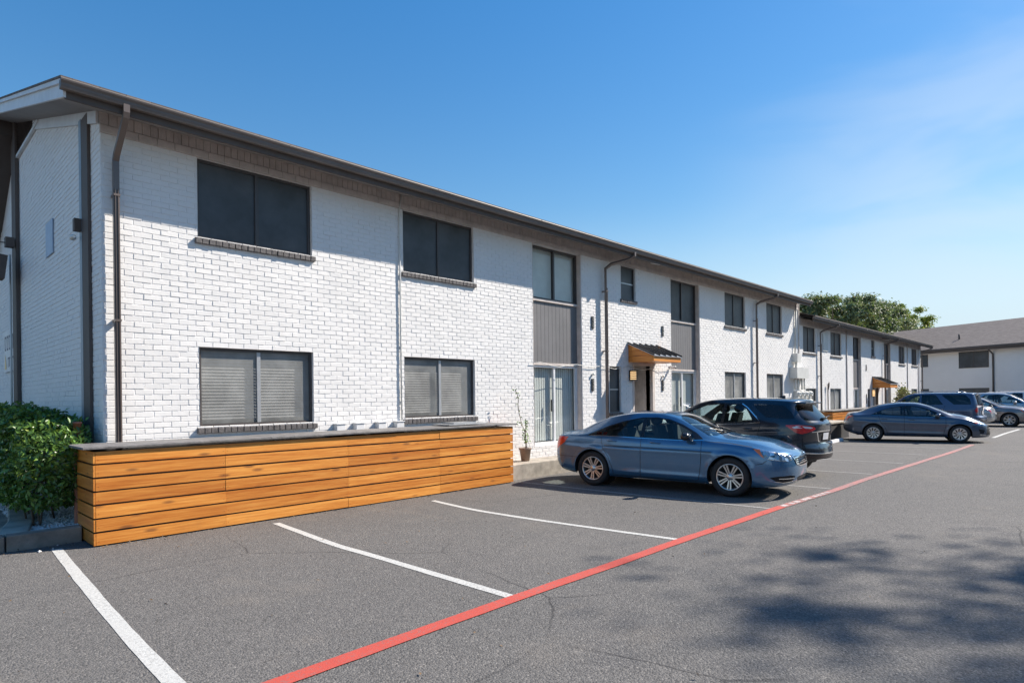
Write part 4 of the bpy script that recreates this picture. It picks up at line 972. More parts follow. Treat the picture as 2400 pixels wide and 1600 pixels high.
def wheel(T, x, y, R_, rim, sg, style, spokes, w=.215):
    wh = MB(); h = w / 2
    prof = [(-h * .80, rim * 1.0), (-h * .98, rim + (R_ - rim) * .25), (-h * 1.0, rim + (R_ - rim) * .6), (-h * .86, R_ - .012), (-h * .6, R_ - .002), (0, R_), (h * .6, R_ - .002), (h * .86, R_ - .012), (h * 1.0, rim + (R_ - rim) * .6), (h * .98, rim + (R_ - rim) * .25), (h * .80, rim)]
    wh.lathe(prof, 'y', (0, 0, 0), 56)
    for k in (-.45, 0, .45):  # tread grooves
        wh.lathe([(h * k - .006, R_ + .0015), (h * k + .006, R_ + .0015)], 'y', (0, 0, 0), 40)
    e = empty('wheel', (x, y, R_)); e.parent = T
    if sg < 0: e.rotation_euler = (0, 0, math.pi)
    wh.build('tyre', MT['tyre'], e)
    r = MB(); fo = h * .80
    r.lathe([(fo - .004, rim + .004), (fo + .006, rim - .001), (fo + .002, rim - .016), (fo - .02, rim - .024), (-h * .6, rim - .035)], 'y', (0, 0, 0), 56)
    r.lathe([(fo - .115, rim - .03), (fo - .125, .01)], 'y', (0, 0, 0), 40, 1); r.lathe([(fo - .09, rim * .72), (fo - .078, rim * .70), (fo - .078, rim * .3)], 'y', (0, 0, 0), 40, 2)
    r.lathe([(fo - .06, .085), (fo - .028, .080), (fo - .02, .06), (fo - .012, .045), (fo - .004, .034), (fo - .003, .0)], 'y', (0, 0, 0), 28)
    def blade(t0, t1, r0, r1, w0, w1, d0, d1, th=.026):
        a, b = (math.cos(t0), math.sin(t0)), (math.cos(t1), math.sin(t1)); pa, pb = Vector((a[0] * r0, 0, a[1] * r0)), Vector((b[0] * r1, 0, b[1] * r1)); d = (pb - pa).normalized(); s_ = Vector((-d.z, 0, d.x))
        def q(p, w_, y_): return [p - s_ * w_ + Vector((0, y_, 0)), p + s_ * w_ + Vector((0, y_, 0))]
        A, Bb = q(pa, w0, fo + d0), q(pb, w1, fo + d1); Al, Bl = q(pa, w0 * 1.25, fo + d0 - th), q(pb, w1 * 1.25, fo + d1 - th)
        r.hexa([Al[0], Al[1], Bl[1], Bl[0], A[0], A[1], Bb[1], Bb[0]]) if False else None
        for f in ([A[0], A[1], Bb[1], Bb[0]][::-1], [A[0], Bb[0], Bl[0], Al[0]][::-1], [A[1], Al[1], Bl[1], Bb[1]][::-1]): r.face(f)
    for i in range(spokes):
        t = 2 * math.pi * i / spokes + .3
        if style == 'twin':
            for dt in (-1, 1): blade(t + dt * .26, t + dt * .125, .055, rim - .012, .0105, .0130, -.018, -.004)
        elif style == 'turbine':
            blade(t, t + .16, .05, rim - .010, .010, .020, -.012, -.002, .02); blade(t + .09, t + .42, rim * .50, rim - .010, .008, .013, -.010, -.003, .02)
        else: blade(t, t, .05, rim - .012, .022, .030, -.016, -.004)
    for i in range(5):
        t = 2 * math.pi * i / 5; r.lathe([(fo - .03, .011), (fo - .016, .010), (fo - .014, 0)], 'y', (.056 * math.cos(t), 0, .056 * math.sin(t)), 8, 1)
    r.build('rim', [MT['alloy'], MT['alloy_dark'], MT['chrome'] if False else MT['gap']], e)

def finish_car(sh, T, wheels_x, R_, rim, style, spokes, yw, mats, seats=True, mirror=None, handles=(), objs=None, wheel_w=.215, plate_r=None, wipers=True, rail=False):
    L = sh.L; o = MB()
    # wheel wells and underbody
    for wx in wheels_x:
        for sg in (1, -1):
            n = 18; ra = sh.Ra; y0_, y1_ = (sh.W - .035) * sg, (yw - .30) * sg; pr = None
            for i in range(n + 1):
                t = math.pi * 1.1 * i / n - .05 * math.pi; p = (wx - L / 2 + ra * math.cos(t), R_ + ra * math.sin(t))
                if pr: o.face([(pr[0], y0_, pr[1]), (p[0], y0_, p[1]), (p[0], y1_, p[1]), (pr[0], y1_, pr[1])])
                pr = p
            o.face([(wx - L / 2 + ra * math.cos(2 * math.pi * k / 20), y1_, R_ + ra * math.sin(2 * math.pi * k / 20)) for k in range(20)])
    xs = sorted([.45, L - .50] + [wx + d for wx in wheels_x for d in (-sh.Ra, sh.Ra)])
    zz = float(sh.zb(L / 2)) + .015
    for a, b, wq in ((xs[0], xs[1], .60), (xs[2], xs[3], .86), (xs[4], xs[5], .60)): o.box(a - L / 2, b - L / 2, -sh.W * wq, sh.W * wq, zz + .02 * (wq < .8), zz + .06)
    o.box(xs[0] - L / 2, xs[5] - L / 2, -(yw - .3), yw - .3, zz, zz + .05)
    o.build('underbody', MT['gap'], T)
    for wx in wheels_x:
        for sg in (1, -1): wheel(T, wx - L / 2, (yw - .02) * sg, R_, rim, sg, style, spokes, wheel_w)
    # cabin
    c = MB(); m0 = seats
    if seats:
        xf, xb, zs, ys = seats['front'], seats['back'], seats['z'], seats.get('y', .37)
        c.box(seats['x0'] - L / 2, seats['x1'] - L / 2, -sh.W * .84, sh.W * .84, .34, zs - .12)
        def seat(x, y, w_=.25, hh=.60):
            b = len(c.v); x -= L / 2
            c.hexa([(x, y - w_, zs - .12), (x + .5, y - w_, zs - .12), (x + .5, y + w_, zs - .12), (x, y + w_, zs - .12), (x, y - w_, zs), (x + .5, y - w_, zs + .03), (x + .5, y + w_, zs + .03), (x, y + w_, zs)])
            c.hexa([(x - .10, y - w_, zs - .1), (x + .06, y - w_, zs - .1), (x + .06, y + w_, zs - .1), (x - .10, y + w_, zs - .1), (x - .26, y - w_ * .8, zs + hh), (x - .16, y - w_ * .8, zs + hh), (x - .16, y + w_ * .8, zs + hh), (x - .26, y + w_ * .8, zs + hh)])
            c.lathe([(-.12, .0), (-.12, .06), (-.08, .095), (.08, .095), (.12, .06), (.12, .0)], 'y', (x - .24, y, zs + hh + .10), 14)
        for sy in (ys, -ys): seat(xf, sy); seat(xb, sy, .28, .50)
        c.hexa([(seats['dash'] - .25 - L / 2, -.7, .5), (seats['dash'] + .25 - L / 2, -.7, .5), (seats['dash'] + .25 - L / 2, .7, .5), (seats['dash'] - .25 - L / 2, .7, .5), (seats['dash'] - .2 - L / 2, -.68, zs + .36), (seats['dash'] + .3 - L / 2, -.68, zs + .36), (seats['dash'] + .3 - L / 2, .68, zs + .36), (seats['dash'] - .2 - L / 2, .68, zs + .36)], 0)
        # steering wheel
        pts = [(seats['dash'] - .36 - L / 2 + .07 * math.sin(t), .37 + .18 * math.cos(t), zs + .36 + .17 * math.sin(t)) for t in [2 * math.pi * k / 18 for k in range(19)]]
        c.tube(pts, .014, 6, 1)
        cb = c.build('cabin', [MT['cab'], MT['carblack']], T)
        if seats.get('paper'):
            q = MB(); d = seats['dash'] + .10 - L / 2; q.hexa([(d, -.52, zs + .375), (d + .16, -.50, zs + .375), (d + .16, -.18, zs + .375), (d, -.20, zs + .375), (d + .03, -.52, zs + .40), (d + .17, -.50, zs + .39), (d + .17, -.18, zs + .39), (d + .03, -.20, zs + .40)]); q.lathe([(0, .05), (.03, .055), (.06, .02)], 'z', (d + .02, -.42, zs + .40), 12); q.build('paper', MT['plate'], cb)
    if mirror:
        mx, my, mz = mirror
        for sg in (1, -1):
            q = MB(); n, mm = 14, 9; vs = []
            for i in range(mm + 1):
                ph = math.pi * i / mm
                for k in range(n):
                    t = 2 * math.pi * k / n; ex = lambda c_, p: math.copysign(abs(c_) ** p, c_)
                    yy = .125 * ex(math.cos(ph), .8); rr = math.sin(ph) ** .6; q.v.append((mx - L / 2 + .085 * rr * ex(math.cos(t), .8) - (.03 if math.cos(t) < 0 else 0) * 0, sg * (my + yy), mz + .072 * rr * ex(math.sin(t), .75)))
            for i in range(mm):
                for k in range(n):
                    k2 = (k + 1) % n; f = (i * n + k, i * n + k2, (i + 1) * n + k2, (i + 1) * n + k); q.f.append(f if sg > 0 else f[::-1]); q.mi.append(0); q.attr.append(0); q.sm.append(True)
            q.hexa([(mx - .04 - L / 2, sg * (my - .17), mz - .09), (mx + .04 - L / 2, sg * (my - .17), mz - .09), (mx + .04 - L / 2, sg * (my - .04), mz - .05), (mx - .04 - L / 2, sg * (my - .04), mz - .05)] * 1 + [(mx - .04 - L / 2, sg * (my - .17), mz - .04), (mx + .04 - L / 2, sg * (my - .17), mz - .04), (mx + .04 - L / 2, sg * (my - .04), mz - .0), (mx - .04 - L / 2, sg * (my - .04), mz - .0)], 1)
            q.build('side_mirror', [mats.get('mirror', MT['carblack']), MT['carblack']], T)
    for (hx, hz, key) in handles:
        u, v = sh.inv('s', hx, hz); p = sh.S(u, v)
        for sg in (1, -1):
            q = MB(); yy = float(p[1]); q.tube([(hx - .105 - L / 2, sg * (yy - .005), hz), (hx - .08 - L / 2, sg * (yy + .030), hz + .004), (hx + .05 - L / 2, sg * (yy + .034), hz + .002), (hx + .095 - L / 2, sg * (yy + .026), hz - .004), (hx + .11 - L / 2, sg * (yy - .005), hz - .006)], [.008, .013, .014, .012, .008], 8, sy=.8)
            par = (objs or {}).get((key, sg)) or T; q.build('door_handle', mats['handle'], par)
    if wipers:
        q = MB()
        for (xa, ya, xb_, yb_) in wipers:
            P_ = []
            for t in (0, .25, .5, .75, 1):
                xx, yy = xa + (xb_ - xa) * t, ya + (yb_ - ya) * t; u, v = sh.inv('t', xx, abs(yy)); p = sh.S(u, v) + sh.N(u, v) * .018; P_.append((p[0] - L / 2, math.copysign(p[1], yy), p[2]))
            q.tube(P_, [.012, .01, .008, .007, .004], 6)
        q.build('wiper', MT['carblack'], T)
    if rail:
        for sg in (1, -1):
            q = MB(); P_ = []
            for t in np.linspace(0, 1, 9):
                xx = rail[0] + (rail[1] - rail[0]) * t; u, v = sh.inv('t', xx, rail[2]); p = sh.S(u, v); P_.append((p[0] - L / 2, sg * p[1], p[2] + rail[3] * (math.sin(math.pi * min(t * 6, .5)) * math.sin(math.pi * min((1 - t) * 6, .5)))))
            q.tube(P_, .018, 8); q.build('roof_rail', mats.get('rail', MT['carblack']), T)
def place(T, x, y, deg): T.location = (x, y, .004); T.rotation_euler = (0, 0, R(deg))
def arch(wx, wz, r): return [('s', wx + r * math.cos(t), wz + r * math.sin(t)) for t in np.linspace(0, 2 * math.pi, 29)[:-1]]
def lip(sh, T, paint):
    q = MB()
    for wx, wz in sh.wheels:
        for sg in (1, -1):
            pr = None
            for t in np.linspace(-.25, math.pi + .25, 34):
                x, z = wx + sh.Ra * math.cos(t), wz + sh.Ra * math.sin(t); 
                if z < float(sh.zb(x)): pr = None; continue
                u, v = sh.inv('s', x, z); p = sh.S(u, v); p = (float(p[0]) - sh.L / 2, float(p[1]), float(p[2]))
                if pr: q.face([(pr[0], sg * pr[1], pr[2]), (p[0], sg * p[1], p[2]), (p[0], sg * (p[1] - .05), p[2]), (pr[0], sg * (pr[1] - .05), pr[2])], sm=True)
                pr = p
    q.build('arch_lip', MT['gap'], T)

# ---- the blue sedan
def sedan(paint, kind='wide', name='sedan'):
    """kind wide: the large sedan with slatted chrome grille; compact: the smaller sedan with swept nose"""
    T = empty(name, (0, 0, 0))
    if kind == 'wide':
        L, W = 4.87, .92; wr, wf, R_ = 1.05, 3.815, .352
        zt = [(0, .86), (.03, .99), (.10, 1.075), (.40, 1.105), (.60, 1.135), (1.0, 1.32), (1.42, 1.455), (1.95, 1.515), (2.42, 1.505), (2.72, 1.445), (3.08, 1.285), (3.48, 1.11), (3.62, 1.075), (3.98, 1.035), (4.38, .965), (4.66, .885), (4.80, .82), (4.87, .76)]
        belt = [(0, .84), (.10, .96), (.45, 1.01), (1.1, 1.01), (2.0, .985), (3.0, .955), (3.5, .945), (3.9, .915), (4.35, .85), (4.65, .785), (4.87, .70)]
        zb = [(0, .42), (.30, .30), (.7, .235), (1.6, .215), (3.3, .205), (4.3, .20), (4.6, .21), (4.87, .25)]
        yR = [(0, .80), (.45, .78), (.70, .70), (1.3, .625), (2.0, .615), (2.5, .62), (2.8, .64), (3.45, .775), (3.8, .80), (4.87, .80)]
        crown = [(0, .05), (.45, .05), (1.2, .07), (2.2, .055), (2.7, .06), (3.4, .075), (4.2, .060), (4.87, .04)]
        kr = [(0, .12), (.35, .06), (.55, .0), (.80, .02), (.95, .06), (1.1, .11)]; kf = [(0, .14), (.22, .10), (.32, .02), (.52, .0), (.68, .02), (.80, .08), (.92, .22)]
        cr = [([(0.3, .80), (1.5, .79), (3.9, .755), (4.6, .70)], .012, .035, .25, 4.3), ([(1.4, .345), (3.5, .325)], .018, .045, 1.5, 3.6), ([(0, .62), (1, .6)], .006, .05, .0, .6)]
        sh = Shape(L, W, zt, zb, belt, yR, crown, .50, 3.0, .80, 2.9, kr, kf, [(wr, R_), (wf, R_)], R_ + .045, cr)
        # side glazing outline follows the shoulder line and the roof rail
        dlo = [(.93, 1.030), (1.10, 1.105), (1.35, 1.215), (1.65, 1.310), (2.05, 1.392), (2.35, 1.398), (2.62, 1.362), (2.90, 1.260), (3.18, 1.115), (3.34, 1.0), (2.9, .983), (2.0, 1.007), (1.3, 1.028)]
        rear = [(1.28, 1.043), (1.30, 1.135), (1.42, 1.207), (1.68, 1.305), (2.04, 1.367), (2.09, 1.367), (2.10, 1.017), (1.6, 1.030)]
        front = [(2.18, 1.017), (2.17, 1.370), (2.36, 1.372), (2.58, 1.338), (2.85, 1.240), (3.08, 1.125), (3.17, 1.007), (2.6, 1.005)]
        quarter = [(1.13, 1.046), (1.15, 1.092), (1.255, 1.140), (1.255, 1.045)]
        ws = [(2.72, 0), (2.74, .35), (2.82, .53), (3.15, .635), (3.40, .70), (3.50, .60), (3.54, .3), (3.55, 0)]
        rw = [(.62, 0), (.64, .45), (.72, .56), (1.0, .53), (1.26, .49), (1.30, .3), (1.31, 0)]
        fd = [(2.15, .99), (2.13, .30), (2.135, .265), (3.22, .255), (3.26, .30), (3.30, .60), (3.30, .96), (3.28, 1.0), (2.8, 1.22), (2.4, 1.365), (2.16, 1.37)]
        rd = [(2.125, .99), (2.11, .265), (1.54, .27), (1.515, .40), (1.44, .60), (1.33, .75), (1.29, .90), (1.26, 1.03), (1.29, 1.14), (1.6, 1.275), (2.0, 1.365), (2.135, 1.37)]
        gap = [strip([(2.128, 1.0), (2.12, .6), (2.115, .26)], .011), strip([(3.315, .98), (3.31, .6), (3.26, .27), (3.21, .25)], .011), strip([(1.25, 1.03), (1.28, .90), (1.32, .755), (1.43, .605), (1.505, .40), (1.53, .26)], .011), strip([(1.53, .255), (3.21, .243)], .011),
               strip([(.06, .60), (.35, .59), (.72, .575)], .009), strip([(4.27, .60), (4.38, .62), (4.45, .68)], .009), strip([(3.36, .975), (3.8, .955), (4.20, .90)], .008)]
        moul = strip([(1.34, .835), (2.1, .820), (3.3, .785), (3.50, .780)], .030)
        hl = [('s', 4.20, .880), ('s', 4.32, .868), ('s', 4.45, .838), ('f', .66, .795), ('f', .56, .775), ('f', .53, .735), ('f', .55, .675), ('f', .64, .655), ('f', .76, .665), ('s', 4.42, .700), ('s', 4.33, .780)]
        amb = [('s', 4.22, .875), ('s', 4.33, .860), ('s', 4.37, .78), ('s', 4.41, .710), ('s', 4.36, .745), ('s', 4.30, .80)]
        tl = [('s', .50, .985), ('s', .30, .990), ('s', .14, .980), ('r', .72, .960), ('r', .66, .80), ('r', .80, .73), ('s', .08, .70), ('s', .20, .735), ('s', .40, .86)]
        gr_o = [('f', .0, .815), ('f', .25, .808), ('f', .47, .780), ('f', .49, .75), ('f', .41, .605), ('f', .28, .575), ('f', 0, .570)]
        slats = []
        for k in range(6): z = .598 + k * .034; ye = .405 + (.475 - .405) * k / 5; slats.append([('f', 0, z), ('f', .15, z), ('f', ye, z - .002), ('f', ye + .004, z + .016), ('f', .15, z + .019), ('f', 0, z + .019)])
        ring = [[('f', 0, .832), ('f', .26, .825), ('f', .49, .795), ('f', .515, .75), ('f', .43, .592), ('f', .29, .558), ('f', 0, .553)]]
        low = [('f', 0, .385), ('f', .30, .380), ('f', .40, .360), ('f', .35, .300), ('f', .25, .285), ('f', 0, .280)]
        fog = [('f', .47, .395), ('f', .60, .415), ('f', .80, .405), ('f', .86, .38), ('f', .80, .31), ('f', .70, .285), ('f', .52, .30)]
        fogbar = [('f', .50, .358), ('f', .62, .352), ('f', .78, .356), ('f', .78, .370), ('f', .62, .367), ('f', .50, .372)]; lowbar = [('f', 0, .262), ('f', .30, .268), ('f', .43, .296), ('f', .43, .312), ('f', .30, .284), ('f', 0, .277)]
        plate = [('r', 0, .74), ('r', .155, .74), ('r', .155, .90), ('r', 0, .90)]
        seats = dict(front=2.48, back=1.50, z=.63, x0=.9, x1=3.5, dash=3.20, paper=True); mirror = (3.07, 1.0, 1.06); hand = [(1.50, .93, 'rear_door'), (2.42, .92, 'front_door')]; wip = [(3.50, .55, 3.20, .05), (3.52, .02, 3.23, -.50)]
    else:
        L, W = 4.65, .888; wr, wf, R_ = 1.00, 3.665, .318
        zt = [(0, .80), (.03, .95), (.09, 1.045), (.30, 1.085), (.48, 1.105), (.9, 1.265), (1.4, 1.400), (1.95, 1.455), (2.35, 1.445), (2.7, 1.370), (3.1, 1.210), (3.5, 1.045), (3.62, 1.02), (3.95, .955), (4.25, .865), (4.48, .765), (4.60, .68), (4.65, .62)]
        belt = [(0, .76), (.10, .90), (.4, .97), (1.0, .965), (1.9, .92), (2.9, .885), (3.4, .875), (3.8, .82), (4.15, .74), (4.45, .66), (4.65, .57)]
        zb = [(0, .40), (.30, .29), (.7, .22), (1.6, .20), (3.2, .195), (4.2, .19), (4.5, .20), (4.65, .23)]
        yR = [(0, .78), (.38, .76), (.6, .70), (1.2, .63), (1.9, .62), (2.4, .625), (2.7, .65), (3.4, .775), (3.8, .79), (4.65, .75)]
        crown = [(0, .045), (.4, .05), (1.1, .065), (2.1, .055), (2.7, .06), (3.4, .07), (4.0, .06), (4.65, .04)]
        kr = [(0, .10), (.35, .05), (.5, .0), (.75, .02), (.9, .07), (1.1, .12)]; kf = [(0, .10), (.20, .04), (.30, .0), (.45, .02), (.60, .06), (.72, .16), (.85, .30)]
        cr = [([(0.2, .80), (1.5, .73), (3.6, .66), (4.4, .62)], .014, .04, .2, 4.0), ([(1.3, .34), (3.4, .31)], .018, .05, 1.35, 3.4)]
        sh = Shape(L, W, zt, zb, belt, yR, crown, .50, 2.8, .95, 2.3, kr, kf, [(wr, R_), (wf, R_)], .365, cr)
        dlo = [(.90, .985), (1.15, 1.110), (1.45, 1.225), (1.75, 1.300), (2.05, 1.330), (2.35, 1.320), (2.65, 1.245), (2.95, 1.115), (3.22, .975), (3.30, .925), (2.6, .915), (1.8, .945), (1.2, .980)]
        rear = [(1.22, .995), (1.24, 1.125), (1.45, 1.200), (1.72, 1.275), (1.93, 1.300), (1.97, 1.300), (1.97, .955), (1.6, .97)]
        front = [(2.04, .950), (2.04, 1.305), (2.30, 1.298), (2.58, 1.228), (2.86, 1.11), (3.04, 1.0), (3.08, .930), (2.5, .932)]; quarter = [(1.00, .995), (1.08, 1.055), (1.18, 1.10), (1.18, .990)]
        ws = [(2.62, 0), (2.64, .33), (2.72, .50), (3.05, .61), (3.34, .675), (3.45, .58), (3.50, .3), (3.52, 0)]; rw = [(.50, 0), (.52, .43), (.62, .53), (.9, .51), (1.15, .48), (1.20, .3), (1.21, 0)]
        fd = [(2.01, .955), (2.0, .29), (2.0, .25), (3.10, .24), (3.16, .29), (3.24, .58), (3.25, .88), (3.20, .93), (2.85, 1.12), (2.5, 1.27), (2.02, 1.315)]; rd = [(1.99, .955), (1.98, .25), (1.48, .255), (1.45, .40), (1.38, .55), (1.27, .68), (1.22, .85), (1.18, .98), (1.2, 1.11), (1.5, 1.22), (1.8, 1.30), (2.0, 1.31)]
        gap = [strip([(1.995, .95), (1.99, .6), (1.985, .245)], .012), strip([(3.262, .90), (3.255, .6), (3.17, .27), (3.12, .235)], .012), strip([(1.17, .97), (1.21, .85), (1.26, .685), (1.37, .555), (1.44, .40), (1.47, .25)], .012), strip([(.05, .60), (.3, .58), (.62, .56)], .009), strip([(4.02, .56), (4.12, .60), (4.18, .66)], .009)]
        moul = None
        hl = [('s', 4.02, .735), ('s', 4.18, .735), ('s', 4.34, .705), ('f', .62, .690), ('f', .40, .660), ('f', .40, .630), ('f', .56, .622), ('f', .72, .62), ('s', 4.20, .665)]; amb = [('s', 4.03, .735), ('s', 4.16, .735), ('s', 4.22, .69), ('s', 4.14, .69)]
        tl = [('s', .36, .955), ('s', .20, .960), ('r', .80, .945), ('r', .66, .93), ('r', .60, .86), ('r', .74, .80), ('s', .07, .76), ('s', .13, .82), ('s', .24, .90)]
        gr_o = [('f', 0, .60), ('f', .30, .595), ('f', .52, .585), ('f', .50, .55), ('f', .56, .42), ('f', .60, .30), ('f', .30, .275), ('f', 0, .27)]; slats = [[('f', 0, z), ('f', .46, z + .002), ('f', .46, z + .012), ('f', 0, z + .010)] for z in (.56, .47, .38, .33)]; ring = []
        low = None; fog = [('f', .64, .45), ('f', .78, .50), ('s', 4.22, .47), ('s', 4.26, .35), ('f', .78, .33), ('f', .68, .34)]; fogbar = [('f', .60, .27), ('f', .76, .285), ('s', 4.30, .30), ('s', 4.30, .315), ('f', .76, .30), ('f', .60, .285)]; lowbar = None
        plate = [('r', 0, .70), ('r', .155, .70), ('r', .155, .86), ('r', 0, .86)]
        seats = dict(front=2.40, back=1.45, z=.58, x0=.8, x1=3.4, dash=3.15); mirror = (3.02, .965, .985); hand = [(1.36, .84, 'rear_door'), (2.22, .82, 'front_door')]; wip = [(3.46, .5, 3.2, .05)]
    S_ = lambda pl: [('s', *p) for p in pl]; T_ = lambda pl: [('t', *p) for p in pl]
    blk = MT['carblack']
    rg = [('front_door', None, True, paint, [S_(fd)], 0), ('rear_door', None, True, paint, [S_(rd)], 0), ('body', None, False, MT['gap'], gap, -.002)]
    if moul: rg.append(('side_moulding', None, True, car_paint('shaded_moulding_paint', (.012, .03, .06), .2, .4), [moul], .007))  # body-coloured moulding; the shade on it is put into this darker paint
    rg += [('body', None, False, blk, [S_(dlo)], .0), ('body', None, False, MT['chrome'], [strip([(dlo[0][0] + .03, dlo[0][1] - .004), (dlo[12][0], dlo[12][1] - .004), (dlo[11][0], dlo[11][1] - .004), (dlo[10][0], dlo[10][1] - .004), (dlo[9][0], dlo[9][1] - .004)], .012 if kind == 'wide' else .006)], .003),
           ('side_window', 'rear_door', True, MT['carglass'], [S_(rear)], -.004), ('side_window', 'front_door', True, MT['carglass'], [S_(front)], -.004), ('quarter_window', None, True, MT['carglass'], [S_(quarter)], -.004),
           ('windshield', None, False, MT['windshield'], [T_(ws)], 0), ('rear_window', None, False, MT['carglass'], [T_(rw)], 0),
           ('headlight', None, True, MT['lens'], [hl], .003), ('turn_signal', None, True, MT['amber'], [amb], .004), ('tail_light', None, True, MT['redlens'], [tl], .004)]
    if ring: rg.append(('grille', None, False, MT['chrome'], ring, .010))
    rg += [('grille', None, False, MT['gap'], [gr_o], -.01), ('grille', None, False, MT['chrome'] if kind == 'wide' else MT['carblack'], slats, .006)]
    if low: rg.append(('grille', None, False, MT['gap'], [low], -.01))
    rg.append(('fog_recess', None, True, MT['gap'], [fog], -.012)); 
    if fogbar: rg.append(('fog_recess', None, True, MT['chrome'], [fogbar], .004))
    if lowbar: rg.append(('grille', None, False, MT['chrome'], [lowbar], .006))
    rg.append(('license_plate', None, False, MT['plate'], [plate], .012))
    rg.append((None, None, False, None, [arch(wr, R_, sh.Ra), arch(wf, R_, sh.Ra)], 0))
    # side_window belongs to two doors: give each its own key
    rg = [(('rear_' + r[0] if r[1] == 'rear_door' else 'front_' + r[0]) if r[0] == 'side_window' else r[0], *r[1:]) for r in rg]
    ob = build_shell(sh, rg, paint, T)
    for (k, sg), o in ob.items():
        if k.endswith('side_window'): o.name = 'side_window'
    # reflector bowls behind the clear lenses
    for sg in (1, -1):
        q = MB(); hz = .745 if kind == 'wide' else .68; xx = 4.52 if kind == 'wide' else 4.22
        for (dx, yy, rr) in ((-.02, .60, .062), (-.13, .74, .052)) if kind == 'wide' else ((-.02, .60, .035), (-.10, .70, .035)):
            q.lathe([(0, 0), (.01, rr * .35), (.035, rr * .75), (.075, rr)], 'x', (xx + dx - L / 2 - .02, sg * yy, hz), 18); q.lathe([(.075, 0), (.06, .02), (.03, .028)], 'x', (xx + dx - L / 2 - .02, sg * yy, hz), 12)
        q.box(xx - .30 - L / 2, xx - .29 - L / 2, sg * .62 - .2, sg * .62 + .2, hz - .08, hz + .10)
        par = ob.get(('headlight', sg)); q.build('reflector', MT['chrome'], par or T)
    lip(sh, T, paint)
    finish_car(sh, T, (wr, wf), R_, .238 if kind == 'wide' else .215, 'twin' if kind == 'wide' else 'turbine', 7 if kind == 'wide' else 10, W - .015 - .1, dict(handle=paint, mirror=blk if kind == 'wide' else paint), seats, mirror, hand, ob, .225 if kind == 'wide' else .205, wipers=wip)
    return T, sh, ob

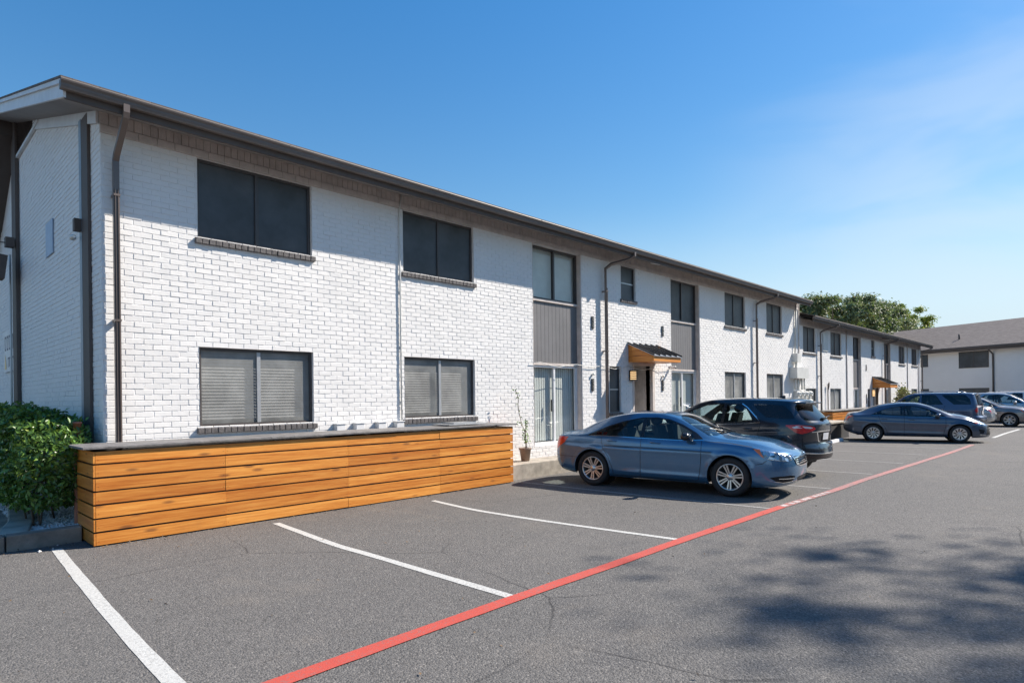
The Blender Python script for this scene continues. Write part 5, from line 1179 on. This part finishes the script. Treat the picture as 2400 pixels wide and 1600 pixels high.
def suv(paint, kind='crossover', name='suv'):
    T = empty(name, (0, 0, 0)); blk = MT['carblack']
    if kind == 'crossover':
        L, W = 4.65, .922; wr, wf, R_ = .98, 3.70, .362
        zt = [(0, 1.66), (.10, 1.675), (.4, 1.70), (1.0, 1.735), (1.7, 1.75), (2.3, 1.735), (2.7, 1.68), (3.1, 1.50), (3.5, 1.26), (3.62, 1.19), (3.9, 1.15), (4.3, 1.06), (4.55, .92), (4.65, .75)]
        belt = [(0, 1.19), (.3, 1.21), (.9, 1.18), (1.8, 1.115), (2.8, 1.075), (3.4, 1.06), (3.9, 1.02), (4.3, .94), (4.55, .82), (4.65, .69)]
        yR = [(0, .69), (.5, .69), (1.2, .69), (2.2, .695), (2.6, .70), (3.4, .80), (3.9, .82), (4.65, .80)]; crown = [(0, .06), (1, .06), (2.3, .06), (3.4, .08), (4.65, .05)]
        kr = [(0, .20), (.33, .06), (.50, .0), (.62, .015), (.78, .07), (1.0, .05), (1.14, .05), (1.25, .12), (1.60, .42), (1.70, .40)]; kf = [(0, .2), (.3, .05), (.5, 0), (.8, .05), (1.0, .2)]
        creases = [([(.1, .93), (2, .90), (4.3, .84)], .012, .045, .3, 4.3), ([(1.3, .42), (3.3, .38)], .018, .06, 1.35, 3.4)]
        sh = Shape(L, W, zt, [(0, .42), (.3, .32), (.8, .26), (3.6, .24), (4.4, .25), (4.65, .32)], belt, yR, crown, .80, 2.5, .8, 2.6, kr, kf, [(wr, R_), (wf, R_)], .405, creases)
        dlo = [(1.18, 1.21), (1.27, 1.32), (1.48, 1.52), (1.62, 1.605), (2.2, 1.635), (2.55, 1.60), (2.9, 1.46), (3.2, 1.275), (3.40, 1.125), (2.6, 1.125), (1.9, 1.155), (1.45, 1.18)]
        rear = [(1.30, 1.230), (1.50, 1.49), (1.66, 1.575), (1.98, 1.60), (2.0, 1.185), (1.6, 1.20)]; front = [(2.08, 1.18), (2.06, 1.605), (2.5, 1.57), (2.85, 1.44), (3.08, 1.285), (3.18, 1.155), (2.6, 1.155)]; quarter = [(.42, 1.29), (.62, 1.28), (1.02, 1.31), (1.26, 1.49), (1.36, 1.59), (.95, 1.59), (.66, 1.56), (.50, 1.42)]
        ch = strip([(1.62, 1.61), (1.48, 1.525), (1.25, 1.32), (1.13, 1.195), (1.45, 1.167), (1.9, 1.142), (2.6, 1.112), (3.36, 1.112)], .022)
        ws = [(2.58, 0), (2.62, .5), (2.72, .60), (3.1, .68), (3.42, .73), (3.55, .5), (3.58, 0)]
        glass = [('r', 0, 1.60), ('r', .50, 1.59), ('r', .585, 1.56), ('r', .665, 1.31), ('r', .64, 1.255), ('r', .4, 1.235), ('r', 0, 1.23)]
        spoil = [('r', 0, 1.655), ('r', .55, 1.65), ('r', .60, 1.60), ('r', .5, 1.605), ('r', 0, 1.61)]
        tl = [('s', .58, 1.148), ('s', .46, 1.155), ('s', .28, 1.155), ('r', .78, 1.15), ('r', .60, 1.13), ('r', .50, 1.10), ('r', .46, 1.06), ('r', .56, 1.01), ('r', .70, .975), ('s', .28, .96), ('s', .38, .99)]
        tlw = [[('s', .40, 1.135), ('s', .28, 1.14), ('r', .85, 1.105), ('r', .83, 1.08), ('s', .27, 1.085)], [('r', .74, 1.125), ('r', .60, 1.11), ('r', .53, 1.085), ('r', .60, 1.07), ('r', .70, 1.08)]]
        bar = strip([(0, 1.005), (.30, 1.005), (.56, .995)], .02, 'r'); low = [('r', 0, .50), ('r', .62, .52), ('r', .82, .54), ('s', .30, .50), ('s', .50, .45), ('s', .55, .26), ('s', .2, .30), ('r', .6, .40), ('r', 0, .40)]
        platebay = [('r', 0, .985), ('r', .36, .985), ('r', .30, .80), ('r', .22, .765), ('r', 0, .765)]; crome2 = strip([(.41, .985), (.345, .80), (.25, .745), (0, .74)], .028, 'r')
        plate = [('r', 0, .815), ('r', .155, .815), ('r', .155, .965), ('r', 0, .965)]; crbar = strip([(0, .525), (.55, .54), (.80, .56)], .025, 'r')
        fd = [(2.04, 1.1), (2.03, .34), (3.1, .33), (3.18, .42), (3.30, .7), (3.36, 1.06), (3.2, 1.27), (2.85, 1.47), (2.5, 1.60), (2.05, 1.62)]; rd = [(2.02, 1.1), (2.01, .34), (1.5, .34), (1.46, .5), (1.36, .70), (1.20, .84), (1.14, 1.08), (1.2, 1.22), (1.45, 1.50), (1.62, 1.60), (2.03, 1.62)]
        gap = [strip([(2.028, 1.1), (2.02, .7), (2.015, .33)], .012), strip([(3.37, 1.03), (3.31, .7), (3.19, .42), (3.12, .325)], .012), strip([(1.12, 1.18), (1.135, 1.08), (1.19, .84), (1.35, .70), (1.45, .5), (1.48, .33)], .012), [('r', .735, .87), ('r', .74, .60), ('r', .75, .60), ('r', .747, .87)], strip([(.33, .86), (.45, .80), (.58, .77)], .012), strip([(0, .60), (.4, .60), (.73, .60)], .012, 'r')]
        seats = dict(front=2.45, back=1.5, z=.78, x0=.6, x1=3.4, dash=3.12); mirror = (3.02, 1.02, 1.18); hand = [(1.40, 1.06, 'rear_door'), (2.30, 1.03, 'front_door')]; wip = None; style, sp, rim = 'wide5', 5, .235; rail = None
        darkq = MT['carglass_dark']; rearg = MT['carglass']; chm = MT['chrome']; ww = .225
    else:
        L, W = 4.82, .945; wr, wf, R_ = 1.05, 3.84, .385
        zt = [(0, 1.74), (.1, 1.755), (.5, 1.78), (1.2, 1.80), (2.0, 1.80), (2.6, 1.775), (2.9, 1.71), (3.2, 1.53), (3.5, 1.30), (3.62, 1.22), (3.9, 1.19), (4.4, 1.12), (4.7, .98), (4.82, .80)]
        belt = [(0, 1.16), (1, 1.17), (2, 1.15), (3.4, 1.10), (3.9, 1.05), (4.4, .98), (4.7, .86), (4.82, .72)]
        yR = [(0, .74), (2.4, .74), (2.8, .75), (3.5, .82), (4.82, .82)]; crown = [(0, .05), (2.6, .05), (3.5, .07), (4.82, .05)]
        kr = [(0, .1), (.45, .0), (.65, .0), (.75, .10), (1.1, .12), (1.75, .30)]; kf = [(0, .2), (.4, .03), (.6, 0), (.9, .06), (1.1, .2)]
        sh = Shape(L, W, zt, [(0, .50), (.3, .42), (.9, .36), (3.6, .34), (4.5, .36), (4.82, .42)], belt, yR, crown, .55, 3.2, .7, 2.8, kr, kf, [(wr, R_), (wf, R_)], .44, [([(.1, .98), (4.3, .93)], .012, .05, .3, 4.3)])
        dlo = [(.30, 1.21)] and [(1.62, 1.22), (1.62, 1.22)]; dlo = None
        q1 = [(.38, 1.25), (1.02, 1.25), (1.50, 1.66), (1.44, 1.69), (.62, 1.68), (.44, 1.5)]; rear = [(1.42, 1.24), (1.72, 1.665), (1.78, 1.69), (2.28, 1.69), (2.28, 1.22)]; front = [(2.36, 1.22), (2.36, 1.69), (2.66, 1.66), (2.98, 1.52), (3.24, 1.30), (3.26, 1.19)]; quarter = q1
        ch = None; ws = [(2.78, 0), (2.82, .5), (2.92, .63), (3.2, .71), (3.46, .75), (3.58, .5), (3.60, 0)]
        glass = [('r', 0, 1.66), ('r', .56, 1.65), ('r', .64, 1.25), ('r', .4, 1.21), ('r', 0, 1.21)]; spoil = [('r', 0, 1.75), ('r', .6, 1.73), ('r', .64, 1.68), ('r', 0, 1.69)]
        tl = [('s', .20, 1.16), ('s', .12, 1.20), ('r', .80, 1.22), ('r', .72, 1.20), ('r', .72, .92), ('r', .84, .86), ('s', .20, .84), ('s', .26, .98)]; tlw = [[('s', .14, 1.12), ('s', .09, 1.19), ('r', .80, 1.20), ('r', .74, 1.18), ('r', .74, 1.10)]]
        bar = None; low = [('r', 0, .54), ('r', .82, .56), ('s', .3, .54), ('s', .5, .48), ('s', .5, .38), ('r', 0, .44)]; platebay = [('r', 0, .98), ('r', .3, .98), ('r', .3, .78), ('r', 0, .78)]; crome2 = None; plate = [('r', 0, .80), ('r', .155, .80), ('r', .155, .95), ('r', 0, .95)]
        crbar = strip([(0, .70), (.5, .70), (.86, .70)], .05, 'r'); fd = [(2.33, 1.2), (2.31, .46), (3.3, .45), (3.40, .7), (3.42, 1.1), (3.3, 1.28), (3.0, 1.52), (2.7, 1.68), (2.33, 1.71)]; rd = [(2.30, 1.2), (2.29, .46), (1.66, .46), (1.6, .7), (1.45, .9), (1.38, 1.2), (1.70, 1.68), (2.3, 1.71)]
        gap = [strip([(2.318, 1.2), (2.30, .8), (2.30, .45)], .014), strip([(3.44, 1.1), (3.42, .7), (3.31, .44)], .014), strip([(1.36, 1.2), (1.43, .9), (1.58, .7), (1.65, .45)], .014)]
        seats = dict(front=2.6, back=1.7, z=.95, x0=.5, x1=3.5, dash=3.2); mirror = (3.16, 1.06, 1.24); hand = [(1.62, 1.06, 'rear_door'), (2.52, 1.04, 'front_door')]; wip = None; style, sp, rim = 'wide5', 6, .24; rail = (.75, 2.7, .62, .07)
        darkq = MT['carglass_dark']; rearg = MT['carglass_dark']; chm = blk; ww = .245
    S_ = lambda pl: [('s', *p) for p in pl]; T_ = lambda pl: [('t', *p) for p in pl]
    rg = [('front_door', None, True, paint, [S_(fd)], 0), ('rear_door', None, True, paint, [S_(rd)], 0), ('body', None, False, MT['gap'], gap, -.002), ('body', None, False, MT['carblack'], [low], 0)]
    if dlo: rg.append(('body', None, False, blk, [S_(dlo)], 0))
    if ch: rg.append(('body', None, False, chm, [ch], .004))
    rg += [('rear_side_window', 'rear_door', True, rearg, [S_(rear)], -.004), ('front_side_window', 'front_door', True, MT['carglass'], [S_(front)], -.004), ('quarter_window', None, True, darkq if kind != 'crossover' else MT['carblack'], [S_(quarter)], -.003),
           ('windshield', None, False, MT['windshield'], [T_(ws)], 0), ('rear_window', None, False, darkq, [glass], -.003), ('body', None, False, blk, [spoil], .0)]
    rg.append(('tail_light', None, True, MT['redlens'], [tl], .006)); rg.append(('tail_light', None, True, MT['whitelens'], tlw, .008))
    rg.append(('license_plate_bay', None, False, MT['gap'], [platebay], -.01))
    if bar: rg.append(('license_plate_bay', None, False, MT['chrome'], [bar], .004))
    if crome2: rg.append(('license_plate_bay', None, False, MT['chrome'], [crome2], .006))
    rg.append(('license_plate', None, False, MT['plate'], [plate], .006)); rg.append(('rear_bumper_trim', None, False, MT['chrome'] if kind == 'crossover' else paint, [crbar], .012))
    hz = float(sh.belt(L - .35)); rg.append(('headlight', None, True, MT['lens'], [[('s', L - .75, hz + .02), ('s', L - .5, hz + .0), ('f', .60, hz - .06), ('f', .50, hz - .10), ('f', .60, hz - .17), ('s', L - .5, hz - .13)]], .004))
    rg.append(('grille', None, False, MT['gap'], [[('f', 0, hz - .08), ('f', .42, hz - .10), ('f', .40, hz - .35), ('f', 0, hz - .37)]], -.006))
    rg.append((None, None, False, None, [arch(wr, R_, sh.Ra), arch(wf, R_, sh.Ra)], 0))
    ob = build_shell(sh, rg, paint, T)
    for (k, sg), o in ob.items():
        if k.endswith('side_window'): o.name = 'side_window'
    lip(sh, T, paint)
    # rear spoiler lip, antenna fin, rear wiper
    q = MB(); xt = -L / 2; zz = float(sh.zt(0)) + .012; kx = float(sh.kr(zz)) * .9
    q.hexa([(xt + kx - .06, -.48, zz - .075), (xt + kx + .25, -.56, zz - .055), (xt + kx + .25, .56, zz - .055), (xt + kx - .06, .48, zz - .075), (xt + kx - .08, -.46, zz - .045), (xt + kx + .35, -.52, zz + .002), (xt + kx + .35, .52, zz + .002), (xt + kx - .08, .46, zz - .045)]); q.build('spoiler', paint, T, bevel=.012)
    q = MB(); xa = xt + .95; za = float(sh.zt(.95)); q.hexa([(xa - .02, -.03, za - .01), (xa + .18, -.02, za - .01), (xa + .18, .02, za - .01), (xa - .02, .03, za - .01), (xa - .03, -.008, za + .05), (xa + .02, -.006, za + .05), (xa + .02, .006, za + .05), (xa - .03, .008, za + .05)]); q.build('antenna_fin', blk, T)
    zw = 1.26 if kind == 'crossover' else 1.24; xw = xt + float(sh.kr(zw)) - .03; q = MB(); q.tube([(xw, 0, zw), (xw - .01, -.15, zw + .04), (xw + .02, -.42, zw + .06)], [.02, .014, .01], 6); q.box(xw - .02, xw + .04, -.05, .05, zw - .02, zw + .03); q.build('rear_wiper', blk, T)
    finish_car(sh, T, (wr, wf), R_, rim, style, sp, W - .115, dict(handle=paint, mirror=paint, rail=MT['alloy']), seats, mirror, hand, ob, ww, wipers=wip, rail=rail)
    return T, sh, ob

T1, sh1, _ = sedan(P_BLUE, 'wide', 'sedan'); tag(T1, 'steel blue mid size sedan with slatted chrome grille, nose toward the drive', 'car'); place(T1, 11.30, 6.37, -82.2)
T2, _, _ = suv(P_BLACK, 'crossover', 'suv'); tag(T2, 'glossy blue black crossover parked nose to the wall behind the blue sedan', 'car'); place(T2, 14.62, 6.75, 88)
T3, sh3, _ = sedan(P_SLATE, 'compact', 'sedan'); tag(T3, 'slate grey compact sedan with turbine wheels parked alone facing the drive', 'car'); place(T3, 27.35, 5.35, -74.8)
T4, _, _ = suv(P_NAVY, 'box', 'suv'); tag(T4, 'boxy faded navy suv with roof rails behind the compact sedan', 'car'); place(T4, 34.8, 6.4, 88)
def recolor(o, a, b):
    for c in [o] + list(o.children_recursive):
        if c.type == 'MESH':
            if a in list(c.data.materials):
                c.data = c.data.copy()
                for i, mt in enumerate(c.data.materials):
                    if mt == a: c.data.materials[i] = b
def clone(src, a, b, x, y, deg, label):
    c = copy_tree(src); recolor(c, a, b); place(c, x, y, deg); tag(c, label, 'car'); return c
clone(T3, P_SLATE, P_SILVER, 38.1, 6.3, 90, 'silver sedan showing only its tail light corner beside the boxy navy suv')
clone(T1, P_BLUE, P_GREY, 41.35, 5.07, -90, 'warm grey sedan at the right edge facing the drive, front wheel in view')
clone(T2, P_BLACK, P_SILVER, 46.2, 4.6, -88, 'silver suv behind the warm grey sedan near the right edge')
clone(T4, P_NAVY, P_WHITE, 53.5, 4.0, -88, 'white suv farthest back in the parked row')
# ------------------------------------------------------------------ vegetation
def leaf_mat(name, a, b, tr=.35, rough=.45):
    s = NT(name); at = s.n('ShaderNodeAttribute', attribute_name='board')
    c = s.ramp(at.outputs['Fac'], [(0, a), (.75, b), (.93, tuple(min(1, x * 1.5) for x in b)), (1, (b[0] * 2.4, b[1] * 1.5, b[2]))])
    s.set(color=c, rough=rough, spec=.5 if rough < .4 else .15)
    tl = s.n('ShaderNodeBsdfTranslucent'); s.l(s.mix(.5, c, (.3, .45, .05), 'MIX'), tl.inputs[0]); mx = s.n('ShaderNodeMixShader'); mx.inputs[0].default_value = tr * .6
    s.l(s.b.outputs[0], mx.inputs[1]); s.l(tl.outputs[0], mx.inputs[2]); s.l(mx.outputs[0], s.out.inputs[0]); return s.m
MT['leaf_hedge'] = leaf_mat('glossy_hedge_leaf', (.04, .09, .018), (.125, .235, .05), rough=.3)
MT['leaf_oak'] = leaf_mat('grey_green_oak_leaf', (.10, .125, .065), (.22, .255, .14))
MT['leaf_oak_light'] = leaf_mat('yellow_green_leaf', (.12, .17, .035), (.30, .36, .08))
MT['leaf_bush'] = leaf_mat('dry_bush_leaf', (.06, .075, .025), (.26, .22, .12))
MT['bark'] = simple('grey_bark', (.13, .10, .075), .9, var=.4, scale=9, bump=.8, bscale=25)
def leaves(pts, nrm, ln, wd, name, mat, parent=None, jit=.35, seed=1, fold=.25):
    """vectorised leaf blades: two quads folded along the midrib"""
    g_ = np.random.default_rng(seed); n = len(pts); pts = np.asarray(pts); nrm = np.asarray(nrm)
    d = g_.normal(size=(n, 3)); d = d - (d * nrm).sum(1, keepdims=True) * nrm * .6; d /= np.linalg.norm(d, axis=1, keepdims=True)
    nn = nrm + g_.normal(size=(n, 3)) * jit; nn -= (nn * d).sum(1, keepdims=True) * d; nn /= np.linalg.norm(nn, axis=1, keepdims=True) + 1e-9
    s_ = np.cross(d, nn); L = ln * g_.uniform(.7, 1.25, (n, 1)); W = wd * g_.uniform(.75, 1.2, (n, 1))
    a = pts; t = pts + d * L; m_ = pts + d * L * .5 - nn * W * fold * 0; l = m_ + s_ * W / 2 + nn * W * fold; r = m_ - s_ * W / 2 + nn * W * fold
    V = np.stack([a, l, t, r], 1).reshape(-1, 3); me = bpy.data.meshes.new(name)
    k = np.arange(n) * 4; Fc = np.stack([k, k + 2, k + 1, k, k + 3, k + 2], 1).reshape(-1, 3)
    me.vertices.add(len(V)); me.vertices.foreach_set('co', V.astype(np.float32).ravel()); me.loops.add(Fc.size); me.loops.foreach_set('vertex_index', Fc.astype(np.int32).ravel())
    me.polygons.add(len(Fc)); me.polygons.foreach_set('loop_start', (np.arange(len(Fc)) * 3).astype(np.int32)); me.materials.append(MT[mat])
    at = me.attributes.new('board', 'FLOAT', 'FACE'); v = g_.uniform(0, 1, n); at.data.foreach_set('value', np.repeat(v, 2).astype(np.float32))
    me.update(calc_edges=True); o = bpy.data.objects.new(name, me); COL.objects.link(o)
    if parent is not None: o.parent = parent
    return o
def tree(loc, H, crown_z, rad, ncl, nleaf, mat, label, seed, ln=.22, squash=.72, trunk=.35, group=None, cl=(.55, 1.1)):
    g_ = np.random.default_rng(seed); T = empty('tree', loc); tag(T, label, 'tree', group)
    mb = MB(); base = Vector((0, 0, 0)); fork = Vector((g_.uniform(-.3, .3), g_.uniform(-.3, .3), crown_z * .5))
    mb.tube([base, fork * .5, fork], [trunk, trunk * .8, trunk * .62], 9)
    cz = (H + crown_z) / 2; P = []; N = []; hz = (H - crown_z) / 2
    for i in range(ncl):
        while True:
            q = g_.uniform(-1, 1, 3)
            if .15 < np.linalg.norm(q) < 1: break
        q = q / np.linalg.norm(q) ** .55
        if q[2] < -.75: q[2] = -.75
        c = np.array([q[0] * rad, q[1] * rad, cz + q[2] * hz]); c[:2] += g_.normal(0, rad * .06, 2)
        cr = g_.uniform(*cl) * rad * .22
        if i % 3 == 0:
            cv = Vector(c); mid = fork.lerp(cv, .55) + Vector((0, 0, -.08 * rad)); mb.tube([fork - Vector((0, 0, .2)), mid, cv], [trunk * .36, trunk * .2, trunk * .05], 6)
        n = int(nleaf / ncl); dd = g_.normal(size=(n, 3)); dd /= np.linalg.norm(dd, axis=1, keepdims=True); rr = g_.uniform(.3, 1.0, (n, 1)) ** .6
        p = c + dd * np.minimum(np.abs(g_.normal(0, .55, (n, 1))), 1.25) * cr * np.array([1.35, 1.35, .75]); P.append(p); N.append(dd * .6 + np.array([0, 0, .6]))
    P = np.concatenate(P); N = np.concatenate(N); N /= np.linalg.norm(N, axis=1, keepdims=True)
    mb.build('trunk', MT['bark'], T); leaves(P, N, ln, ln * .5, 'crown', mat, T, .5, seed); return T
G_ = 'oaks rising behind the far roof'
tree((65.5, 19.4, 0), 11.5, 5.5, 4.9, 150, 90000, 'leaf_oak', 'broad grey green oak rising behind the roof at the left of the tree group', 3, .26, group=G_, cl=(.45, .95))
tree((82, 20.4, 0), 12.4, 5.5, 4.6, 120, 70000, 'leaf_oak', 'rounded dark oak behind the roofs, middle of the tree group', 5, .28, group=G_, cl=(.45, .95))
tree((86, 17.3, 0), 12.4, 6.0, 2.9, 50, 22000, 'leaf_oak_light', 'yellow green tree at the right end of the tree group above the brown roof', 9, .28, group=G_, cl=(.45, .95))
# the tree behind the camera whose shade falls on the asphalt at the lower right
tree((24.6, -12.5, 0), 21.0, 16.0, 5.0, 64, 8600, 'leaf_oak', 'tall tree standing right of the lot, its shade dappling the asphalt', 21, .26, trunk=.3, cl=(.8, 1.6))
for i, (x_, y_) in enumerate(((-6, -13), (8, -14.5), (34, -15), (46, -14.5))): tree((x_, y_, 0), 9.0, 3.2, 3.0, 24, 7000, 'leaf_oak', 'leafy tree number %s of the unseen row added before the apartments across the drive' % ('one', 'two', 'three', 'four')[i], 40 + i, .3, group='trees added across the drive for reflections')  # out-of-view trees, added so glass and car paint have something to reflect

# hedge: large glossy leaves over a dark woody core
def hedge(x0, x1, y0, y1, z0, z1, n, label, seed, ln=.085):
    g_ = np.random.default_rng(seed); Hh = empty('hedge', ((x0 + x1) / 2, (y0 + y1) / 2, .13)); tag(Hh, label, 'hedge')
    c = np.array([(x0 + x1) / 2, (y0 + y1) / 2, (z0 + z1) / 2]); h = np.array([(x1 - x0) / 2, (y1 - y0) / 2, (z1 - z0) / 2])
    P = []; N = []
    faces = [(0, -1), (1, -1), (2, 1), (0, 1)]; area = [h[1] * h[2], h[0] * h[2] * 1.2, h[0] * h[1] * 1.1, h[1] * h[2] * .2]
    for (ax, sg_), ar in zip(faces, area):
        k = int(n * ar / sum(area)); q = g_.uniform(-1, 1, (k, 3)); q[:, ax] = sg_; nr = np.zeros((k, 3)); nr[:, ax] = sg_
        # rounded corners and lumpy surface, tucked in towards the ground
        p = q * h; lum = .07 * np.sin(p[:, 0] * 5 + p[:, 2] * 4) + .06 * np.sin(p[:, 1] * 4.1 + p[:, 2] * 7 + 1) + .05 * np.sin(p[:, 0] * 11 + p[:, 1] * 9)
        edge = (np.abs(q) ** 8).sum(1, keepdims=True) ** (1 / 8.0); p = p / edge
        depth = g_.uniform(0, 1, k) ** 2 * .22
        p += nr * (lum - depth)[:, None]; p[:, 0] *= 1 - .28 * np.clip(-(q[:, 2]) * .5 + .1, 0, 1) 
        p += g_.normal(0, .02, (k, 3)); P.append(c + p); N.append(nr * .8 + g_.normal(0, .35, (k, 3)) + np.array([0, 0, .25]))
    P = np.concatenate(P); N = np.concatenate(N); N /= np.linalg.norm(N, axis=1, keepdims=True)
    o = leaves(P, N, ln, ln * .48, 'foliage', 'leaf_hedge', Hh, .45, seed); o.matrix_parent_inverse = Matrix.Translation(-Hh.location)
    mb = MB(); y = y0 + .45
    while y < y1:
        for k in range(3):
            x = rnd.uniform(x0 + .25, x1 - .2); mb.tube([(x, y, .1), (x + rnd.uniform(-.1, .1), y + rnd.uniform(-.1, .1), z0 + .2), (x + rnd.uniform(-.3, .3), y + rnd.uniform(-.2, .2), z1 - .25)], [.014, .010, .005], 5)
        y += .45
    o = mb.build('stems', MT['bark'], Hh); o.matrix_parent_inverse = Matrix.Translation(-Hh.location)
    return Hh
hedge(1.26, 2.16, 10.08, 19.5, .36, 1.64, 34000, 'clipped glossy green hedge on white gravel beside the gable wall', 4)
# bush by the far door
def bush(loc, r, h, n, mat, label, seed, ln=.09):
    g_ = np.random.default_rng(seed); T = empty('bush', loc); tag(T, label, 'bush'); P = []; N = []
    mb = MB()
    for i in range(26):
        a = g_.uniform(0, 6.28); e = g_.uniform(.2, 1); tip = np.array([math.cos(a) * r * (1 - e * .45), math.sin(a) * r * (1 - e * .45), h * (.35 + .65 * e)]) * g_.uniform(.75, 1.08)
        mb.tube([(0, 0, 0), tuple(tip * .5 * np.array([.7, .7, 1.1])), tuple(tip)], [.02, .012, .005], 5)
        k = n // 26; dd = g_.normal(size=(k, 3)); P.append(tip * g_.uniform(.75, 1.05, (k, 1)) + dd * r * .16); N.append(dd / np.linalg.norm(dd, axis=1, keepdims=True))
    mb.build('stems', MT['bark'], T); leaves(np.concatenate(P), np.concatenate(N), ln, ln * .5, 'foliage', mat, T, .4, seed); return T
bush((45.3, 9.0, 0), .95, 2.05, 1900, 'leaf_bush', 'sparse dry looking bush against the far end of the brick row', 8, .16)
# pot plant on the ledge
pp = empty('potted_plant', (10.55, 9.78, .34)); tag(pp, 'thin climbing plant in a taupe pot on the ledge by the sliding door', 'plant')
mb = MB(); mb.lathe([(0, 0), (0, .095), (.27, .135), (.27, .15), (.31, .155), (.31, .135), (.28, .13), (.28, 0)], 'z', (0, 0, 0), 28); mb.build('pot', simple('taupe_pot', (.27, .20, .16), .6, var=.15), pp)
mb = MB(); P = []; N = []
for k in range(3):
    pt = [(0 + .02 * k, 0, .27)]
    for i in range(1, 7 + 6 * (k == 0)):
        pt.append((pt[0][0] - .035 * i * (k == 0) * (i > 4) * .7 + .03 * math.sin(i * 1.3 + k), .02 * math.cos(i + k), .27 + i * (.115 if k == 0 else .10)))
    mb.tube(pt, .008, 5)
    for q in pt[2:]:
        for j in range(5 if q[2] < .95 or q[2] > 1.45 else 1): P.append((q[0] + rnd.uniform(-.06, .06), q[1] + rnd.uniform(-.06, .06), q[2] + rnd.uniform(-.05, .05))); N.append((rnd.uniform(-.5, .5), -1, .5))
mb.build('stems', MT['bark'], pp); N = np.array(N); N /= np.linalg.norm(N, axis=1, keepdims=True); leaves(P, N, .075, .035, 'foliage', 'leaf_hedge', pp, .6, 3)
# white gravel and a little litter
def stones(n, region, size, name, mat, seed, z=.13):
    g_ = random.Random(seed); mb = MB()
    base = [(1, 0, 0), (0, 1, 0), (-1, 0, 0), (0, -1, 0), (.15, .1, .8), (-.1, 0, -.5)]
    for i in range(n):
        x, y = g_.uniform(*region[0]), g_.uniform(*region[1]); s_ = g_.uniform(*size); a = g_.uniform(0, 6.28); ca, sa = math.cos(a), math.sin(a); b = len(mb.v)
        f1, f2, f3 = g_.uniform(.7, 1.3), g_.uniform(.5, .9), g_.uniform(.4, .9)
        for (u, v_, w_) in base:
            u *= f1 * s_ * g_.uniform(.75, 1.2); v_ *= f2 * s_ * g_.uniform(.75, 1.2); w_ *= f3 * s_ * g_.uniform(.8, 1.2); mb.v.append((x + u * ca - v_ * sa, y + u * sa + v_ * ca, z + s_ * .25 + w_ + g_.uniform(0, .02)))
        for f in ((0, 1, 4), (1, 2, 4), (2, 3, 4), (3, 0, 4), (1, 0, 5), (2, 1, 5), (3, 2, 5), (0, 3, 5)): mb.f.append(tuple(b + t for t in f)); mb.mi.append(0); mb.attr.append(0); mb.sm.append(False)
    return mb.build(name, mat)
MT['stone'] = simple('white_gravel_stone', (.62, .62, .62), .7, var=.3, scale=20)
tag(stones(5200, ((1.40, 2.22), (9.96, 16)), (.018, .042), 'gravel', MT['stone'], 2), 'loose white gravel around the hedge stems', 'gravel', kind='stuff')
# leaf litter and grit scattered on the asphalt by the kerb and under the planter
g_ = np.random.default_rng(12); P = []; N = []
for i in range(250):
    if i >= 170: p = (g_.uniform(0, 14), g_.uniform(1.5, 9.0), .012)
    elif i < 110: p = (g_.uniform(1.9, 9.6), 9.16 - abs(g_.normal(0, .05)), .012)
    else: p = (g_.uniform(.2, 1.9), 9.7 - abs(g_.normal(0, .12)), .012)
    P.append(p); N.append((g_.normal(0, .2), g_.normal(0, .2), 1))
N = np.array(N); N /= np.linalg.norm(N, axis=1, keepdims=True); MT['litter'] = simple('dry_leaf_litter', (.16, .10, .05), .8, var=.4)
tag(leaves(P, N, .035, .02, 'leaf_litter', 'litter', None, .2, 5), 'dry leaf crumbs along the foot of the cedar box and kerb', 'litter', kind='stuff')
st = stones(3, ((1.3, 1.85), (9.35, 9.68)), (.012, .035), 'spilled_gravel', MT['stone'], 9, 0.0); tag(st, 'few white stones spilled onto the asphalt before the kerb', 'gravel', kind='stuff')
